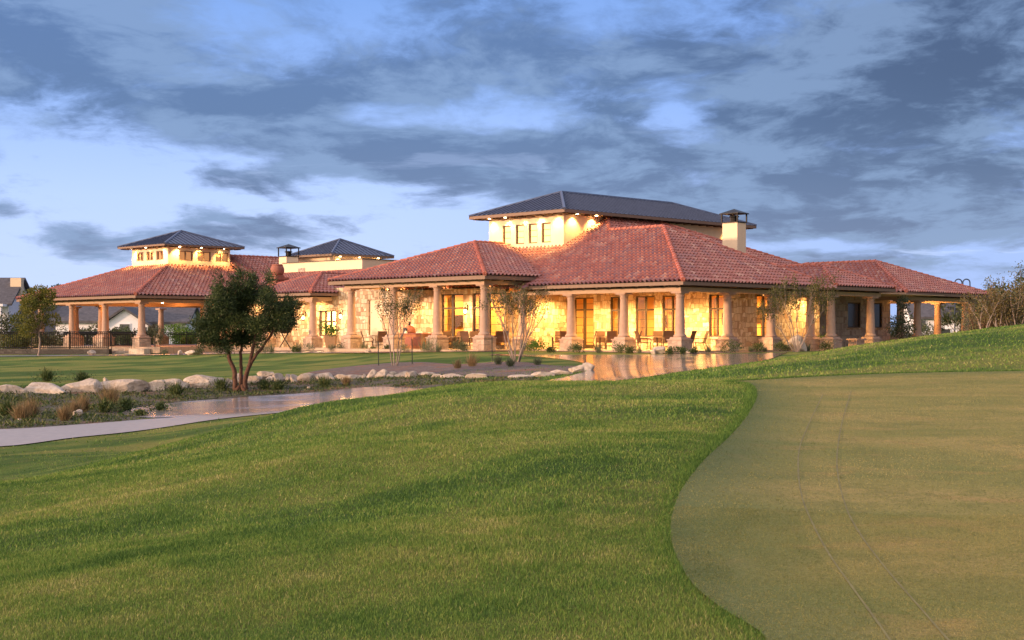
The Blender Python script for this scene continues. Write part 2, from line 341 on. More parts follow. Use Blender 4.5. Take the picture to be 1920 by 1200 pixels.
def lawn_mat(name, green=False):
    m, t, b = mat(name); tc = t.node('ShaderNodeTexCoord').outputs['Object']
    st = t.node('ShaderNodeMapping'); t.put(st.inputs[0], tc); st.inputs['Rotation'].default_value = (0, 0, R(-38)); st.inputs['Scale'].default_value = (.28, 1, 1)
    big = t.noise(st.outputs[0], .42, 5, .62, .8); midn = t.noise(tc, 1.7, 6, .68, .5); fine = t.noise(tc, 26, 6, .7); vf = t.noise(tc, 110, 3, .7)
    if green:
        c = t.ramp(big, [(.34, (.165, .185, .056)), (.5, (.255, .225, .074)), (.66, (.345, .265, .10))])
        c = t.mix(t.sstep(midn, .46, .66, 0, .75), c, (.165, .165, .052))
        c = t.mix(t.sstep(t.noise(t.scale(tc, (.75, 1.25, 1)), 1.1, 6, .65, .6), .52, .68, 0, .7), c, (.345, .235, .092))
        c = t.mix(t.sstep(t.noise(t.scale(tc, (.8, 1.2, 1)), .6, 5, .6, .6), .56, .7, 0, .55), c, (.125, .145, .05))
        col = t.node('ShaderNodeAttribute', attribute_name='tint').outputs['Fac']
        c = t.mix(t.m('MULTIPLY', t.sstep(t.m('ADD', col, t.m('MULTIPLY', t.m('SUBTRACT', midn, .5), .7)), .0, .75, 1, 0), .85), c, (.115, .150, .058))
        c = t.mix(t.sstep(fine, .42, .70, 0, .7), c, (.115, .115, .036))
        c = t.mix(t.sstep(t.noise(tc, 55, 4, .75), .52, .72, 0, .75), c, (.40, .33, .15))
        c = t.mix(t.sstep(vf, .48, .75, 0, .8), c, (.09, .10, .034))
    else:
        a = t.node('ShaderNodeAttribute', attribute_name='tint').outputs['Fac']
        c = t.ramp(t.m('ADD', a, t.m('MULTIPLY', t.m('SUBTRACT', big, .5), .5)), [(.25, (.062, .13, .026)), (.5, (.13, .205, .042)), (.72, (.24, .255, .065))])
        c = t.mix(t.sstep(midn, .46, .72, 0, .6), c, (.19, .185, .058))
        c = t.mix(t.sstep(fine, .4, .75, 0, .55), c, (.055, .095, .02))
        c = t.mix(t.sstep(vf, .5, .8, 0, .5), c, (.23, .22, .08))
    t.put(b.inputs['Base Color'], c); b.inputs['Roughness'].default_value = .95; b.inputs['Specular IOR Level'].default_value = .1
    bn = t.node('ShaderNodeBump'); bn.inputs['Strength'].default_value = .5 if green else .9; bn.inputs['Distance'].default_value = .02 if green else .06
    t.put(bn.inputs['Height'], t.m('ADD', t.m('MULTIPLY', fine, .6), vf)); t.put(b.inputs['Normal'], bn.outputs[0])
    return m
def path_mat():
    m, t, b = mat('wet_concrete'); tc = t.node('ShaderNodeTexCoord').outputs['Object']
    n1 = t.noise(t.scale(tc, (.6, 1.6, 1)), .5, 5, .6); n2 = t.noise(tc, 5, 6, .65); n3 = t.noise(tc, 60, 3, .6)
    wet = t.node('ShaderNodeAttribute', attribute_name='tint').outputs['Fac']
    c = t.ramp(n2, [(.3, (.235, .195, .165)), (.7, (.34, .285, .245))])
    wetf = t.m('MULTIPLY', wet, t.sstep(n1, .22, .50, .55, 1.0))
    c = t.mix(t.m('MULTIPLY', wetf, .45), c, (.22, .19, .175))
    t.put(b.inputs['Base Color'], c)
    mp = t.node('ShaderNodeMapping'); t.put(mp.inputs[0], tc); mp.inputs['Rotation'].default_value = (0, 0, R(-28))
    br = t.node('ShaderNodeTexBrick', offset=0); t.put(br.inputs['Vector'], mp.outputs[0]); br.inputs['Scale'].default_value = 1; br.inputs['Brick Width'].default_value = 2.6; br.inputs['Row Height'].default_value = 2.6; br.inputs['Mortar Size'].default_value = .022; br.inputs['Mortar Smooth'].default_value = .2
    c = t.mix(t.m('MULTIPLY', br.outputs[1], .75), c, (.09, .08, .075))
    c = t.mix(t.sstep(t.noise(tc, 1.3, 6, .7, .6), .54, .72, 0, .5), c, (.20, .165, .15))
    rr = t.node('ShaderNodeMapRange'); t.put(rr.inputs[0], wetf); rr.inputs[3].default_value = .55; rr.inputs[4].default_value = .07
    t.put(b.inputs['Roughness'], rr.outputs[0]); b.inputs['Specular IOR Level'].default_value = 1.0
    bn = t.node('ShaderNodeBump'); bn.inputs['Strength'].default_value = .11; bn.inputs['Distance'].default_value = .02
    t.put(bn.inputs['Height'], t.m('ADD', t.noise(t.scale(tc, (.8, 2.4, 1)), 2.2, 4, .6), t.m('MULTIPLY', n3, .12))); t.put(b.inputs['Normal'], bn.outputs[0])
    return m
def mulch_mat(name, c0, c1, c2):
    m, t, b = mat(name); tc = t.node('ShaderNodeTexCoord').outputs['Object']
    n = t.noise(tc, 22, 6, .75); n2 = t.noise(tc, .7, 4, .6)
    c = t.ramp(t.m('ADD', t.m('MULTIPLY', n, .55), t.m('MULTIPLY', t.noise(tc, 3.2, 7, .75), .45)), [(.36, c0), (.5, c1), (.64, c2)]); c = t.mix(t.sstep(n2, .5, .7, 0, .7), c, (.27, .105, .05))
    t.put(b.inputs['Base Color'], c); b.inputs['Roughness'].default_value = .95
    bn = t.node('ShaderNodeBump'); bn.inputs['Strength'].default_value = 1.0; bn.inputs['Distance'].default_value = .08
    t.put(bn.inputs['Height'], n); t.put(b.inputs['Normal'], bn.outputs[0])
    return m
def glass_mat():
    m, t, b = mat('window_glass'); t.n.remove(b)
    tr = t.node('ShaderNodeBsdfTransparent'); tr.inputs[0].default_value = (.93, .90, .84, 1)
    gl = t.node('ShaderNodeBsdfGlossy'); gl.inputs['Roughness'].default_value = .02
    lw = t.node('ShaderNodeFresnel'); lw.inputs[0].default_value = 1.45
    ms = t.node('ShaderNodeMixShader'); t.l.new(lw.outputs[0], ms.inputs[0])
    t.l.new(tr.outputs[0], ms.inputs[1]); t.l.new(gl.outputs[0], ms.inputs[2]); t.l.new(ms.outputs[0], t.n['Material Output'].inputs[0])
    return m
def rock_mat(name='limestone'):
    m, t, b = mat(name); tc = t.node('ShaderNodeTexCoord').outputs['Object']
    oi = t.node('ShaderNodeObjectInfo').outputs['Random']
    n = t.noise(tc, 3.2, 6, .68, .5); n2 = t.noise(tc, 14, 5, .7)
    c = t.ramp(n, [(.28, (.20, .155, .115)), (.48, (.43, .36, .29)), (.66, (.56, .49, .41))])
    c = t.mix(t.m('MULTIPLY', oi, .4), c, (.40, .33, .27)); c = t.mix(t.sstep(n2, .52, .75, 0, .6), c, (.22, .19, .155))
    t.put(b.inputs['Base Color'], c); b.inputs['Roughness'].default_value = .9
    bn = t.node('ShaderNodeBump'); bn.inputs['Strength'].default_value = .9; bn.inputs['Distance'].default_value = .06
    t.put(bn.inputs['Height'], t.m('ADD', n, t.m('MULTIPLY', n2, .6))); t.put(b.inputs['Normal'], bn.outputs[0])
    return m
def paver_mat():
    m, t, b = mat('patio_paving'); uvn = t.node('ShaderNodeUVMap', uv_map='UVMap').outputs[0]
    br = t.node('ShaderNodeTexBrick'); t.put(br.inputs['Vector'], uvn); br.inputs['Scale'].default_value = 1.0
    br.inputs['Brick Width'].default_value = .6; br.inputs['Row Height'].default_value = .6; br.inputs['Mortar Size'].default_value = .012
    br.inputs['Color1'].default_value = (.40, .29, .20, 1); br.inputs['Color2'].default_value = (.33, .235, .165, 1); br.inputs['Mortar'].default_value = (.16, .12, .09, 1)
    t.put(b.inputs['Base Color'], t.mix(t.sstep(t.noise(uvn, 3, 5), .4, .8, 0, .4), br.outputs[0], (.24, .17, .12)))
    b.inputs['Roughness'].default_value = .5
    return m
M = dict(
 tile=tile_mat(), cap=plain('ridge_tile', (.40, .125, .085), .6, var=.35, scale=2.5),
 metal=plain('dark_standing_seam', (.10, .12, .185), .45, .5, .10, 1.5), trim_dark=plain('dark_flashing', (.045, .035, .035), .5, .3),
 stucco=plain('cream_stucco', (.72, .58, .41), .9, var=.05, scale=3, bump=.15), fascia=plain('tan_fascia', (.20, .135, .10), .7, var=.08),
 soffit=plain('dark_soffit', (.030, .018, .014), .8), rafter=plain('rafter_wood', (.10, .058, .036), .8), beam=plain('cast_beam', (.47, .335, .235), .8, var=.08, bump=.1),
 ceiling=plain('ceiling_plaster', (.66, .50, .33), .9, var=.05), column=plain('cast_column', (.40, .275, .21), .85, var=.10, scale=4, bump=.2),
 stone=stone_mat('ashlar_limestone', [(.27, .17, .10), (.50, .37, .24), (.64, .53, .38), (.56, .42, .28), (.34, .20, .11), (.72, .62, .48)], (.26, .18, .11), .46, .27, .16),
 graystone=stone_mat('weathered_limestone', [(.30, .235, .19), (.44, .37, .30), (.50, .43, .35), (.40, .33, .28), (.26, .19, .16), (.54, .47, .39)], (.30, .26, .22), .40, .26),
 pedstone=stone_mat('pedestal_stone', [(.32, .225, .165), (.43, .32, .24), (.49, .38, .29), (.40, .29, .215), (.30, .205, .155), (.51, .40, .31)], (.36, .27, .2), .34, .2),
 wallstone=stone_mat('dark_rubble', [(.036, .033, .031), (.058, .053, .050), (.075, .068, .064), (.050, .045, .043), (.033, .029, .028), (.07, .064, .06)], (.045, .04, .036), .5, .22, .12),
 frame=plain('bronze_frame', (.050, .032, .018), .45, .2), glass=glass_mat(), inwall=plain('room_plaster', (.62, .40, .16), .9, var=.12, scale=.8),
 infloor=plain('room_floor', (.22, .12, .06), .5), curtain=plain('curtain_cloth', (.66, .45, .2), .95, var=.15), darkwood=plain('dark_wood', (.05, .025, .015), .5),
 blind=plain('window_shade', (.66, .50, .26), .9, var=.04), patio=paver_mat(), path=path_mat(), lawn=lawn_mat('lawn_turf'), green=lawn_mat('green_turf', True),
 mulch=mulch_mat('mulch', (.05, .036, .032), (.15, .11, .098), (.27, .22, .20)), soil=mulch_mat('native_soil', (.035, .035, .02), (.085, .078, .05), (.20, .17, .13)),
 rock=rock_mat(), iron=plain('black_iron', (.012, .012, .013), .5, .5), terracotta=plain('terracotta', (.28, .105, .075), .75, var=.15),
 adobe=plain('orange_adobe', (.36, .15, .065), .8, var=.2), sling=plain('brown_sling', (.115, .058, .032), .8), chairmetal=plain('bronze_metal', (.06, .035, .022), .45, .4),
 tabletop=plain('table_top', (.30, .20, .13), .5), white=plain('white_siding', (.74, .76, .84), .8, var=.05), shingle=plain('grey_shingle', (.085, .085, .10), .85, var=.3, scale=3),
 darkglass=plain('dark_glass', (.015, .018, .022), .12, spec=.8), bark_red=plain('juniper_bark', (.11, .055, .036), .9, var=.4, scale=9, bump=.6),
 bark_pale=plain('myrtle_bark', (.25, .20, .17), .8, var=.25, scale=8), bark=plain('grey_bark', (.16, .11, .08), .9, var=.3, scale=8, bump=.5),
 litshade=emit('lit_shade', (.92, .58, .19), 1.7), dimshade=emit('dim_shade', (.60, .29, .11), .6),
 turf2=leaf_mat('green_blade', [(.11, .145, .045), (.225, .225, .072), (.325, .275, .10), (.46, .39, .19)], .25, .8),
 bulb=emit('lamp_glow', (1.0, .62, .24), 26.0), downlight=emit('downlight_glow', (1.0, .66, .30), 22.0), clay=plain('clay_pot', (.30, .19, .11), .7),
 steel=plain('stake_steel', (.10, .11, .09), .6, .5), wick=plain('white_linen', (.75, .72, .66), .9),
 l_juniper=leaf_mat('juniper_leaf', [(.010, .022, .009), (.026, .048, .015), (.055, .085, .024), (.12, .135, .04)], .15),
 l_myrtle=leaf_mat('myrtle_leaf', [(.040, .044, .014), (.078, .088, .026), (.12, .125, .036), (.16, .105, .042)], .35),
 l_oak=leaf_mat('oak_leaf', [(.035, .052, .012), (.085, .105, .02), (.16, .16, .03), (.26, .20, .04)], .3),
 l_olive=leaf_mat('olive_leaf', [(.045, .058, .028), (.085, .10, .05), (.13, .14, .07), (.18, .175, .09)], .2),
 l_hedge=leaf_mat('hedge_leaf', [(.025, .06, .01), (.06, .13, .018), (.11, .20, .03), (.15, .22, .04)], .25),
 l_dark=leaf_mat('far_leaf', [(.018, .028, .016), (.035, .052, .026), (.06, .08, .04), (.09, .10, .05)], .15),
 l_rust=leaf_mat('rust_leaf', [(.08, .06, .025), (.14, .10, .04), (.15, .14, .05), (.21, .12, .055)], .3),
 l_sage=leaf_mat('sage_leaf', [(.055, .07, .04), (.10, .12, .065), (.15, .17, .095), (.20, .21, .13)], .2),
 l_straw=leaf_mat('straw_blade', [(.09, .075, .03), (.19, .13, .06), (.30, .21, .11), (.15, .16, .06)], .3),
 l_weed=leaf_mat('weed_leaf', [(.025, .042, .013), (.05, .085, .024), (.09, .12, .036), (.15, .14, .055)], .2),
 blade=leaf_mat('turf_blade', [(.052, .120, .022), (.108, .205, .036), (.165, .25, .048), (.26, .29, .078), (.40, .37, .17)], .3, .7),
)
# ------------------------------------------------------------------ roofs
TW, TL = .305, .40
_prof = [(0.0, -.040), (.10, .028), (.30, .074), (.50, .028), (.60, -.030), (.80, -.050)]
def tile_plane(bmT, poly, org=None, lift=0.0):
    P_ = [Vector(p) for p in poly]; org = Vector(org or poly[0])
    nrm = (P_[1]-P_[0]).cross(P_[-1]-P_[0]).normalized()
    if nrm.z < 0: nrm = -nrm
    e = Vector((P_[1].x-P_[0].x, P_[1].y-P_[0].y, 0)).normalized(); s = nrm.cross(e)
    if s.z < 0: e = -e; s = nrm.cross(e)
    ab = [((p-org).dot(e), (p-org).dot(s)) for p in P_]
    a0 = math.floor(min(a for a, b in ab)/TW)-1; a1 = math.ceil(max(a for a, b in ab)/TW)+1
    k0 = math.floor(min(b for a, b in ab)/TL+1e-6); k1 = math.ceil(max(b for a, b in ab)/TL)
    A = np.array([(i+f)*TW for i in range(a0, a1) for f, h in _prof]); H = np.array([h for i in range(a0, a1) for f, h in _prof])
    rows = []
    for k in range(k0, k1):
        rows.append((k*TL-(.06 if k == k0 else 0), .052)); rows.append(((k+1)*TL, -.012))
    n = len(A); V = []; UVr = []
    for b, sw in rows:
        for a, h in zip(A, H): V.append(org+e*float(a)+s*float(b)+nrm*float(h+sw+lift))
    F = []; uvs = []
    off = (random.Random(int(org.x*97+org.z*31+len(bmT.verts))).random()*400)//1
    for r_ in range(len(rows)-1):
        kk = r_//2+.5
        for i in range(n-1):
            F.append((r_*n+i, r_*n+i+1, (r_+1)*n+i+1, (r_+1)*n+i)); uvs.append((i//len(_prof)+.5+off, kk+off))
    me = bpy.data.meshes.new('tmp'); me.from_pydata(V, [], F); ul = me.uv_layers.new(name='UVMap')
    ul.data.foreach_set('uv', np.repeat(np.array(uvs, np.float32), 4, axis=0).ravel())
    bm = bmesh.new(); bm.from_mesh(me)
    c2 = Vector((sum(a for a, b in ab)/len(ab), sum(b for a, b in ab)/len(ab)))
    for i in range(1, len(P_)):
        p, q = Vector(ab[i]), Vector(ab[(i+1) % len(ab)]); d = q-p; no = Vector((d.y, -d.x))
        if no.dot(c2-p) > 0: no = -no
        no.normalize()
        bmesh.ops.bisect_plane(bm, geom=bm.verts[:]+bm.edges[:]+bm.faces[:], plane_co=org+e*p.x+s*p.y, plane_no=e*no.x+s*no.y, clear_outer=True)
    bm.to_mesh(me); bm.free(); bmT.from_mesh(me); bpy.data.meshes.remove(me)
def finish_bm(bm, name, m, parent, smooth=False):
    off = root_off(parent); bmesh.ops.translate(bm, verts=bm.verts, vec=-off)
    me = bpy.data.meshes.new(name); bm.to_mesh(me); bm.free(); me.materials.append(m)
    if smooth: me.polygons.foreach_set('use_smooth', [True]*len(me.polygons))
    o = bpy.data.objects.new(name, me); COL.objects.link(o); o.parent = parent; return o
def caps(mb, p, q, r=.125):
    p, q = Vector(p), Vector(q); L = (q-p).length; n = max(1, int(L/.42)); d = (q-p)/n
    for i in range(n):
        a = p+d*i; b = p+d*(i+1.06); up = Vector((0, 0, .035))
        mb.tube([a+up, b+up*.4], [r*1.08, r*.86], 9)
def tile_roof(name, planes, caplines, parent):
    bm = bmesh.new()
    for pl in planes: tile_plane(bm, *pl) if isinstance(pl, tuple) else tile_plane(bm, pl)
    o = finish_bm(bm, name, M['tile'], parent)
    dk = MB()
    for pl in planes:
        P_ = [Vector(p) for p in (pl[0] if isinstance(pl, tuple) else pl)]
        nr = (P_[1]-P_[0]).cross(P_[-1]-P_[0]).normalized(); nr = nr if nr.z > 0 else -nr
        e_ = (P_[1]-P_[0]).normalized(); s_ = nr.cross(e_); s_ = s_ if s_.z > 0 else -s_
        q = [p-nr*.085-(s_*.02 if i < 2 else s_*0) for i, p in enumerate(P_)]; dk.add(q, [tuple(range(len(q)))])
    dk.build('roof_deck', M['trim_dark'], o)
    for p, q in caplines:
        mb = MB(); caps(mb, p, q); mb.build('ridge_cap', M['cap'], o)
    return o
def seam_roof(name, polys, caplines, parent, step=.42):
    mb = MB(); rb = mb
    for poly in polys:
        P_ = [Vector(p) for p in poly]; mb.add(P_, [tuple(range(len(P_)))])
        nrm = (P_[1]-P_[0]).cross(P_[-1]-P_[0]).normalized()
        if nrm.z < 0: nrm = -nrm
        e = (P_[1]-P_[0]).normalized(); s = nrm.cross(e)
        if s.z < 0: s = -s
        ab = [((p-P_[0]).dot(e), (p-P_[0]).dot(s)) for p in P_]; L = ab[1][0]
        k = 1
        while k*step < L:
            a = k*step; bm_ = 0
            for i in range(1, len(ab)):
                (xa, ya), (xb, yb) = ab[i], ab[(i+1) % len(ab)]
                if min(xa, xb)-1e-6 <= a <= max(xa, xb)+1e-6:
                    bm_ = max(bm_, ya+(yb-ya)*(a-xa)/(xb-xa) if abs(xb-xa) > 1e-6 else max(ya, yb))
            if bm_ > .15:
                p0 = P_[0]+e*a; p1 = p0+s*bm_; w = e*.022; h = nrm*.055
                rb.hexa([p0-w, p0+w, p1+w, p1-w, p0-w+h, p0+w+h, p1+w+h, p1-w+h])
            k += 1
    for p, q in caplines: mb.tube([p, q], .10, 6)
    o = mb.build(name, M['metal'], parent); return o
def fascia_rect(mb, mbs, u0, u1, v0, v1, zt, zb, sides='ABCD', inset=1.0, th=.07):
    # boards under the eaves of a rectangle: A side u0, B side v0, C side u1, D side v1; soffit boards behind
    if 'A' in sides: mb.ubox(u0, u0+th, v0, v1, zb, zt)
    if 'B' in sides: mb.ubox(u0+(th if 'A' in sides else 0), u1-(th if 'C' in sides else 0), v0, v0+th, zb, zt)
    if 'C' in sides: mb.ubox(u1-th, u1, v0, v1, zb, zt)
    if 'D' in sides: mb.ubox(u0+th, u1-th, v1-th, v1, zb, zt)
def tails(mb, u0, u1, v0, v1, z0, z1, side, L, step=.95):
    n = int((v1-v0 if side in 'AC' else u1-u0)/step)
    for i in range(n+1):
        if side == 'A': c = v0+.35+i*(v1-v0-.7)/n; mb.ubox(u0+.09, u0+L, c-.08, c+.08, z0, z1)
        if side == 'B': c = u0+.35+i*(u1-u0-.7)/n; mb.ubox(c-.08, c+.08, v0+.09, v0+L, z0, z1)
# ------------------------------------------------------------------ columns
_colm = {}
def column(parent, u, v, top=3.10, ped=.72, floor=0.0, base=None, name='column'):
    key = (round(top, 2), round(ped, 2), round(floor, 2), base)
    if key not in _colm:
        h = top-floor; zb = floor+ped
        mb = MB(); mb.lathe([(.335, zb), (.345, zb+.05), (.335, zb+.10), (.285, zb+.14), (.262, zb+.2), (.262, zb+.5), (.245, zb+.45*(h-ped)), (.205, top-.36), (.205, top-.31), (.235, top-.29), (.235, top-.25), (.212, top-.235), (.215, top-.18), (.29, top-.10)], n=22)
        mb.box(-.345, .345, -.345, .345, top-.10, top-.001)
        shaft = mb.mesh('column', smooth=True)
        for p in shaft.polygons: p.use_smooth = abs(p.normal.z) < .9 and len(p.vertices) == 4 and p.center.z < top-.101
        shaft.materials.append(M['column'])
        pb = MB(); b0 = base if base is not None else floor-.3
        pb.box(-.46, .46, -.46, .46, b0, zb-.17); pm = pb.mesh('pedestal'); pm.materials.append(M['pedstone'])
        cb = MB(); cb.hexa([(-.50, -.50, zb-.17), (.50, -.50, zb-.17), (.50, .50, zb-.17), (-.50, .50, zb-.17), (-.50, -.50, zb-.11), (.50, -.50, zb-.11), (.50, .50, zb-.11), (-.50, .50, zb-.11)])
        cb.hexa([(-.40, -.40, zb-.11), (.40, -.40, zb-.11), (.40, .40, zb-.11), (-.40, .40, zb-.11), (-.36, -.36, zb), (.36, -.36, zb), (.36, .36, zb), (-.36, .36, zb)])
        cm = cb.mesh('pedestal_cap'); cm.materials.append(M['column'])
        _colm[key] = (shaft, pm, cm)
    sm, pm, cm = _colm[key]; off = root_off(parent); X, Y = uv(u, v)
    o = mesh_obj(sm, name, None, parent, (X-off.x, Y-off.y, -off.z), R(45))
    mesh_obj(pm, 'pedestal', None, o); mesh_obj(cm, 'pedestal_cap', None, o); return o
# ------------------------------------------------------------------ walls and windows
def wall(mb, axis, c0, c1, t0, t1, z0, z1, ops=()):
    def bx(a, b, za, zb):
        if b-a > 1e-4 and zb-za > 1e-4:
            mb.ubox(c0, c1, a, b, za, zb) if axis == 'A' else mb.ubox(a, b, c0, c1, za, zb)
    t = t0
    for ta, tb, za, zb in sorted(ops):
        bx(t, ta, z0, z1); bx(ta, tb, z0, za); bx(ta, tb, zb, z1); t = tb
    bx(t, t1, z0, z1)
def window(parent, axis, c, ta, tb, za, zb, cols=2, transom=None, bars=(), door=False, name='window', glass='glass', fr='frame'):
    def bx(mb, a, b, d0, d1, z0, z1):
        mb.ubox(c+d0, c+d1, a, b, z0, z1) if axis == 'A' else mb.ubox(a, b, c+d0, c+d1, z0, z1)
    f = MB(); w = .07; g0 = za+(.0 if door else 0)
    bx(f, ta, ta+w, .06, .17, za, zb); bx(f, tb-w, tb, .06, .17, za, zb)
    bx(f, ta+w, tb-w, .06, .17, zb-w, zb); bx(f, ta+w, tb-w, .06, .17, za, za+(.22 if door else w))
    W = (tb-ta)
    for i in range(1, cols):
        x = ta+W*i/cols; ww = .085 if door else .045; bx(f, x-ww, x+ww, .055, .165, za+(.22 if door else w), zb-w)
    if transom: bx(f, ta+w, tb-w, .05, .16, transom-.05, transom+.05)
    for bz in bars: bx(f, ta+w, tb-w, .10, .13, bz-.014, bz+.014)
    o = f.build(name, M[fr], parent)
    p = MB(); q0, q1 = (uv(c+.115, ta+.03), uv(c+.115, tb-.03)) if axis == 'A' else (uv(ta+.03, c+.115), uv(tb-.03, c+.115))
    p.add([(*q0, za+.03), (*q1, za+.03), (*q1, zb-.03), (*q0, zb-.03)], [(0, 1, 2, 3) if axis == 'B' else (3, 2, 1, 0)]); p.build('pane', M[glass], o)
    if door:
        h = MB(); x = ta+W*.5
        for s in (-1, 1): bx(h, x+s*.12-.012, x+s*.12+.012, .03, .055, za+.95, za+1.2)
        h.build('handle', M['chairmetal'], o)
    return o
def room_lamp(loc, power, col):
    d = bpy.data.lights.new('ceiling_lamp', 'SPOT'); d.energy = power*LK*2.2; d.color = col; d.spot_size = R(166); d.spot_blend = .5; d.shadow_soft_size = .2
    o = bpy.data.objects.new('ceiling_lamp', d); COL.objects.link(o); o.location = loc
_dl = None
LK = .9
def lamp(loc, power, rad=.12, col=(1, .60, .21)):
    power = power*LK
    d = bpy.data.lights.new('ceiling_lamp', 'POINT'); d.energy = power; d.color = col; d.shadow_soft_size = max(rad, .38)
    o = bpy.data.objects.new('ceiling_lamp', d); COL.objects.link(o); o.location = loc; return o
def spot(loc, tgt, power, ang=100, blend=.7, col=(1, .56, .17), rad=.05):
    power = power*4.2
    d = bpy.data.lights.new('eave_lamp', 'SPOT'); d.energy = power; d.color = col; d.spot_size = R(ang); d.spot_blend = blend; d.shadow_soft_size = rad
    o = bpy.data.objects.new('eave_lamp', d); COL.objects.link(o); o.location = loc
    o.rotation_euler = (Vector(loc)-Vector(tgt)).to_track_quat('Z', 'Y').to_euler(); return o
def downlight(parent, u, v, z, power=0, r=.09, drop=.30):
    global _dl
    if _dl is None:
        mb = MB(); mb.lathe([(.001, -.035), (r, -.035), (r, -.001)], n=12); _dl = mb.mesh('downlight'); _dl.materials.append(M['downlight'])
    off = root_off(parent); X, Y = uv(u, v)
    mesh_obj(_dl, 'downlight', None, parent, (X-off.x, Y-off.y, z-off.z))
    if power:
        d = bpy.data.lights.new('ceiling_lamp', 'SPOT'); d.energy = power*LK*3.2; d.color = (1, .555, .165); d.spot_size = R(164); d.spot_blend = .55; d.shadow_soft_size = .12
        o = bpy.data.objects.new('ceiling_lamp', d); COL.objects.link(o); o.location = (X, Y, z-.07)
def lantern(parent, axis, c, t, z, power=60):
    X, Y = uv(c-.22, t) if axis == 'A' else uv(t, c-.22)
    bx, by = uv(c-.005, t) if axis == 'A' else uv(t, c-.005)
    mb = MB(); mb.tube([(bx, by, z+.05), (bx, by, z+.40)], .035, 6)
    mb.tube([(bx, by, z+.30), ((bx+X)/2, (by+Y)/2, z+.48), (X, Y, z+.42), (X, Y, z+.27)], .018, 6)
    mb.lathe([(.13, .15), (.05, .25), (.02, .28)], (X, Y, z), 8); mb.lathe([(.03, -.22), (.08, -.16), (.09, -.14)], (X, Y, z), 8)
    for k in range(4):
        a = math.pi/2*k; mb.tube([(X+.10*math.cos(a), Y+.10*math.sin(a), z-.15), (X+.115*math.cos(a), Y+.115*math.sin(a), z+.16)], .009, 4)
    o = mb.build('lantern', M['iron'], parent)
    g = MB(); g.lathe([(.05, -.11), (.075, -.02), (.06, .1)], (X, Y, z), 10); g.build('bulb', M['bulb'], o)
    lx, ly = uv(c-.40, t) if axis == 'A' else uv(t, c-.40)
    lamp((lx, ly, z), power, .08, (1, .56, .2))
# ================================================================== CLUBHOUSE
club = empty('clubhouse', (CX, CY, 0), 0, 'long limestone clubhouse with red tile hip roofs and dark metal clerestory roof', 'clubhouse')
ZE, ZF = 3.64, 3.40                      # tile edge and underside of the eave boards
A1 = (-1, -1, ZE); mA = .5
W_ = uvz(5.9, 5.9, 7.09)
org = uvz(-1, -1, ZE)
tile_roof('tile_roof', [
    ([uvz(-1, -1, ZE), uvz(-1, 10, ZE), uvz(5.9, 10, 7.09), W_], org),
    ([uvz(-1, 10, ZE), uvz(-1, 12, ZE), uvz(7.9, 12, 8.09), uvz(5.9, 10, 7.09)], org),
    ([uvz(-1, 12, ZE), uvz(-1, 23, ZE), uvz(4.05, 23, 6.165), uvz(4.05, 12, 6.165)], org),
    ([uvz(-1, -1, ZE), uvz(12.8, -1, ZE), W_], org),
    ([uvz(12.8, -1, ZE), uvz(12.8, 3.2, ZE), uvz(5.9, 10, 7.09), W_],),
    ([uvz(4, 3.1, ZE), uvz(26, 3.1, ZE), uvz(12.4, 12.02, 8.10), uvz(7.92, 12.02, 8.10), uvz(5.9, 10, 7.09)],),
    ([uvz(26, 3.1, ZE), uvz(26, 14, ZE), uvz(12.4, 14, 8.10), uvz(12.4, 12.02, 8.10)],)],
    [(uvz(-1, -1, ZE), W_), (W_, uvz(5.9, 10, 7.09)), (uvz(5.9, 10, 7.09), uvz(7.9, 12, 8.09)), (uvz(12.8, -1, ZE), W_), (uvz(26, 3.1, ZE), uvz(12.4, 12, 8.10))], club)
tile_roof('tile_roof', [            # the little hip over the bay on the right
    [uvz(11.45, -2.1, ZE), uvz(11.45, 7, ZE), uvz(14.7, 7, 4.97), uvz(14.7, .9, 4.97)],
    [uvz(11.45, -2.1, ZE), uvz(17.95, -2.1, ZE), uvz(14.7, .9, 4.97)],
    [uvz(17.95, -2.1, ZE), uvz(17.95, 7, ZE), uvz(14.7, 7, 4.97), uvz(14.7, .9, 4.97)]],
    [(uvz(11.45, -2.1, ZE), uvz(14.7, .9, 4.97)), (uvz(17.95, -2.1, ZE), uvz(14.7, .9, 4.97)), (uvz(14.7, .9, 4.97), uvz(14.7, 6, 4.97))], club)
ZP = 4.17                                # dining porch, taller columns
qa = uvz(1.46, 17.09, 6.46)
tile_roof('tile_roof', [
    [uvz(-4.34, 10.14, ZP), uvz(-4.34, 24.06, ZP), qa],
    [uvz(-4.34, 10.14, ZP), uvz(4.0, 10.14, ZP), uvz(4.0, 17.09, 6.46), qa],
    [uvz(-4.34, 24.06, ZP), uvz(8, 24.06, ZP), uvz(8, 17.09, 6.46), qa]],
    [(uvz(-4.34, 10.14, ZP), qa), (uvz(-4.34, 24.06, ZP), qa), (qa, uvz(4, 17.09, 6.46))], club)
ea = uvz(2.07, 33.06, 5.06)
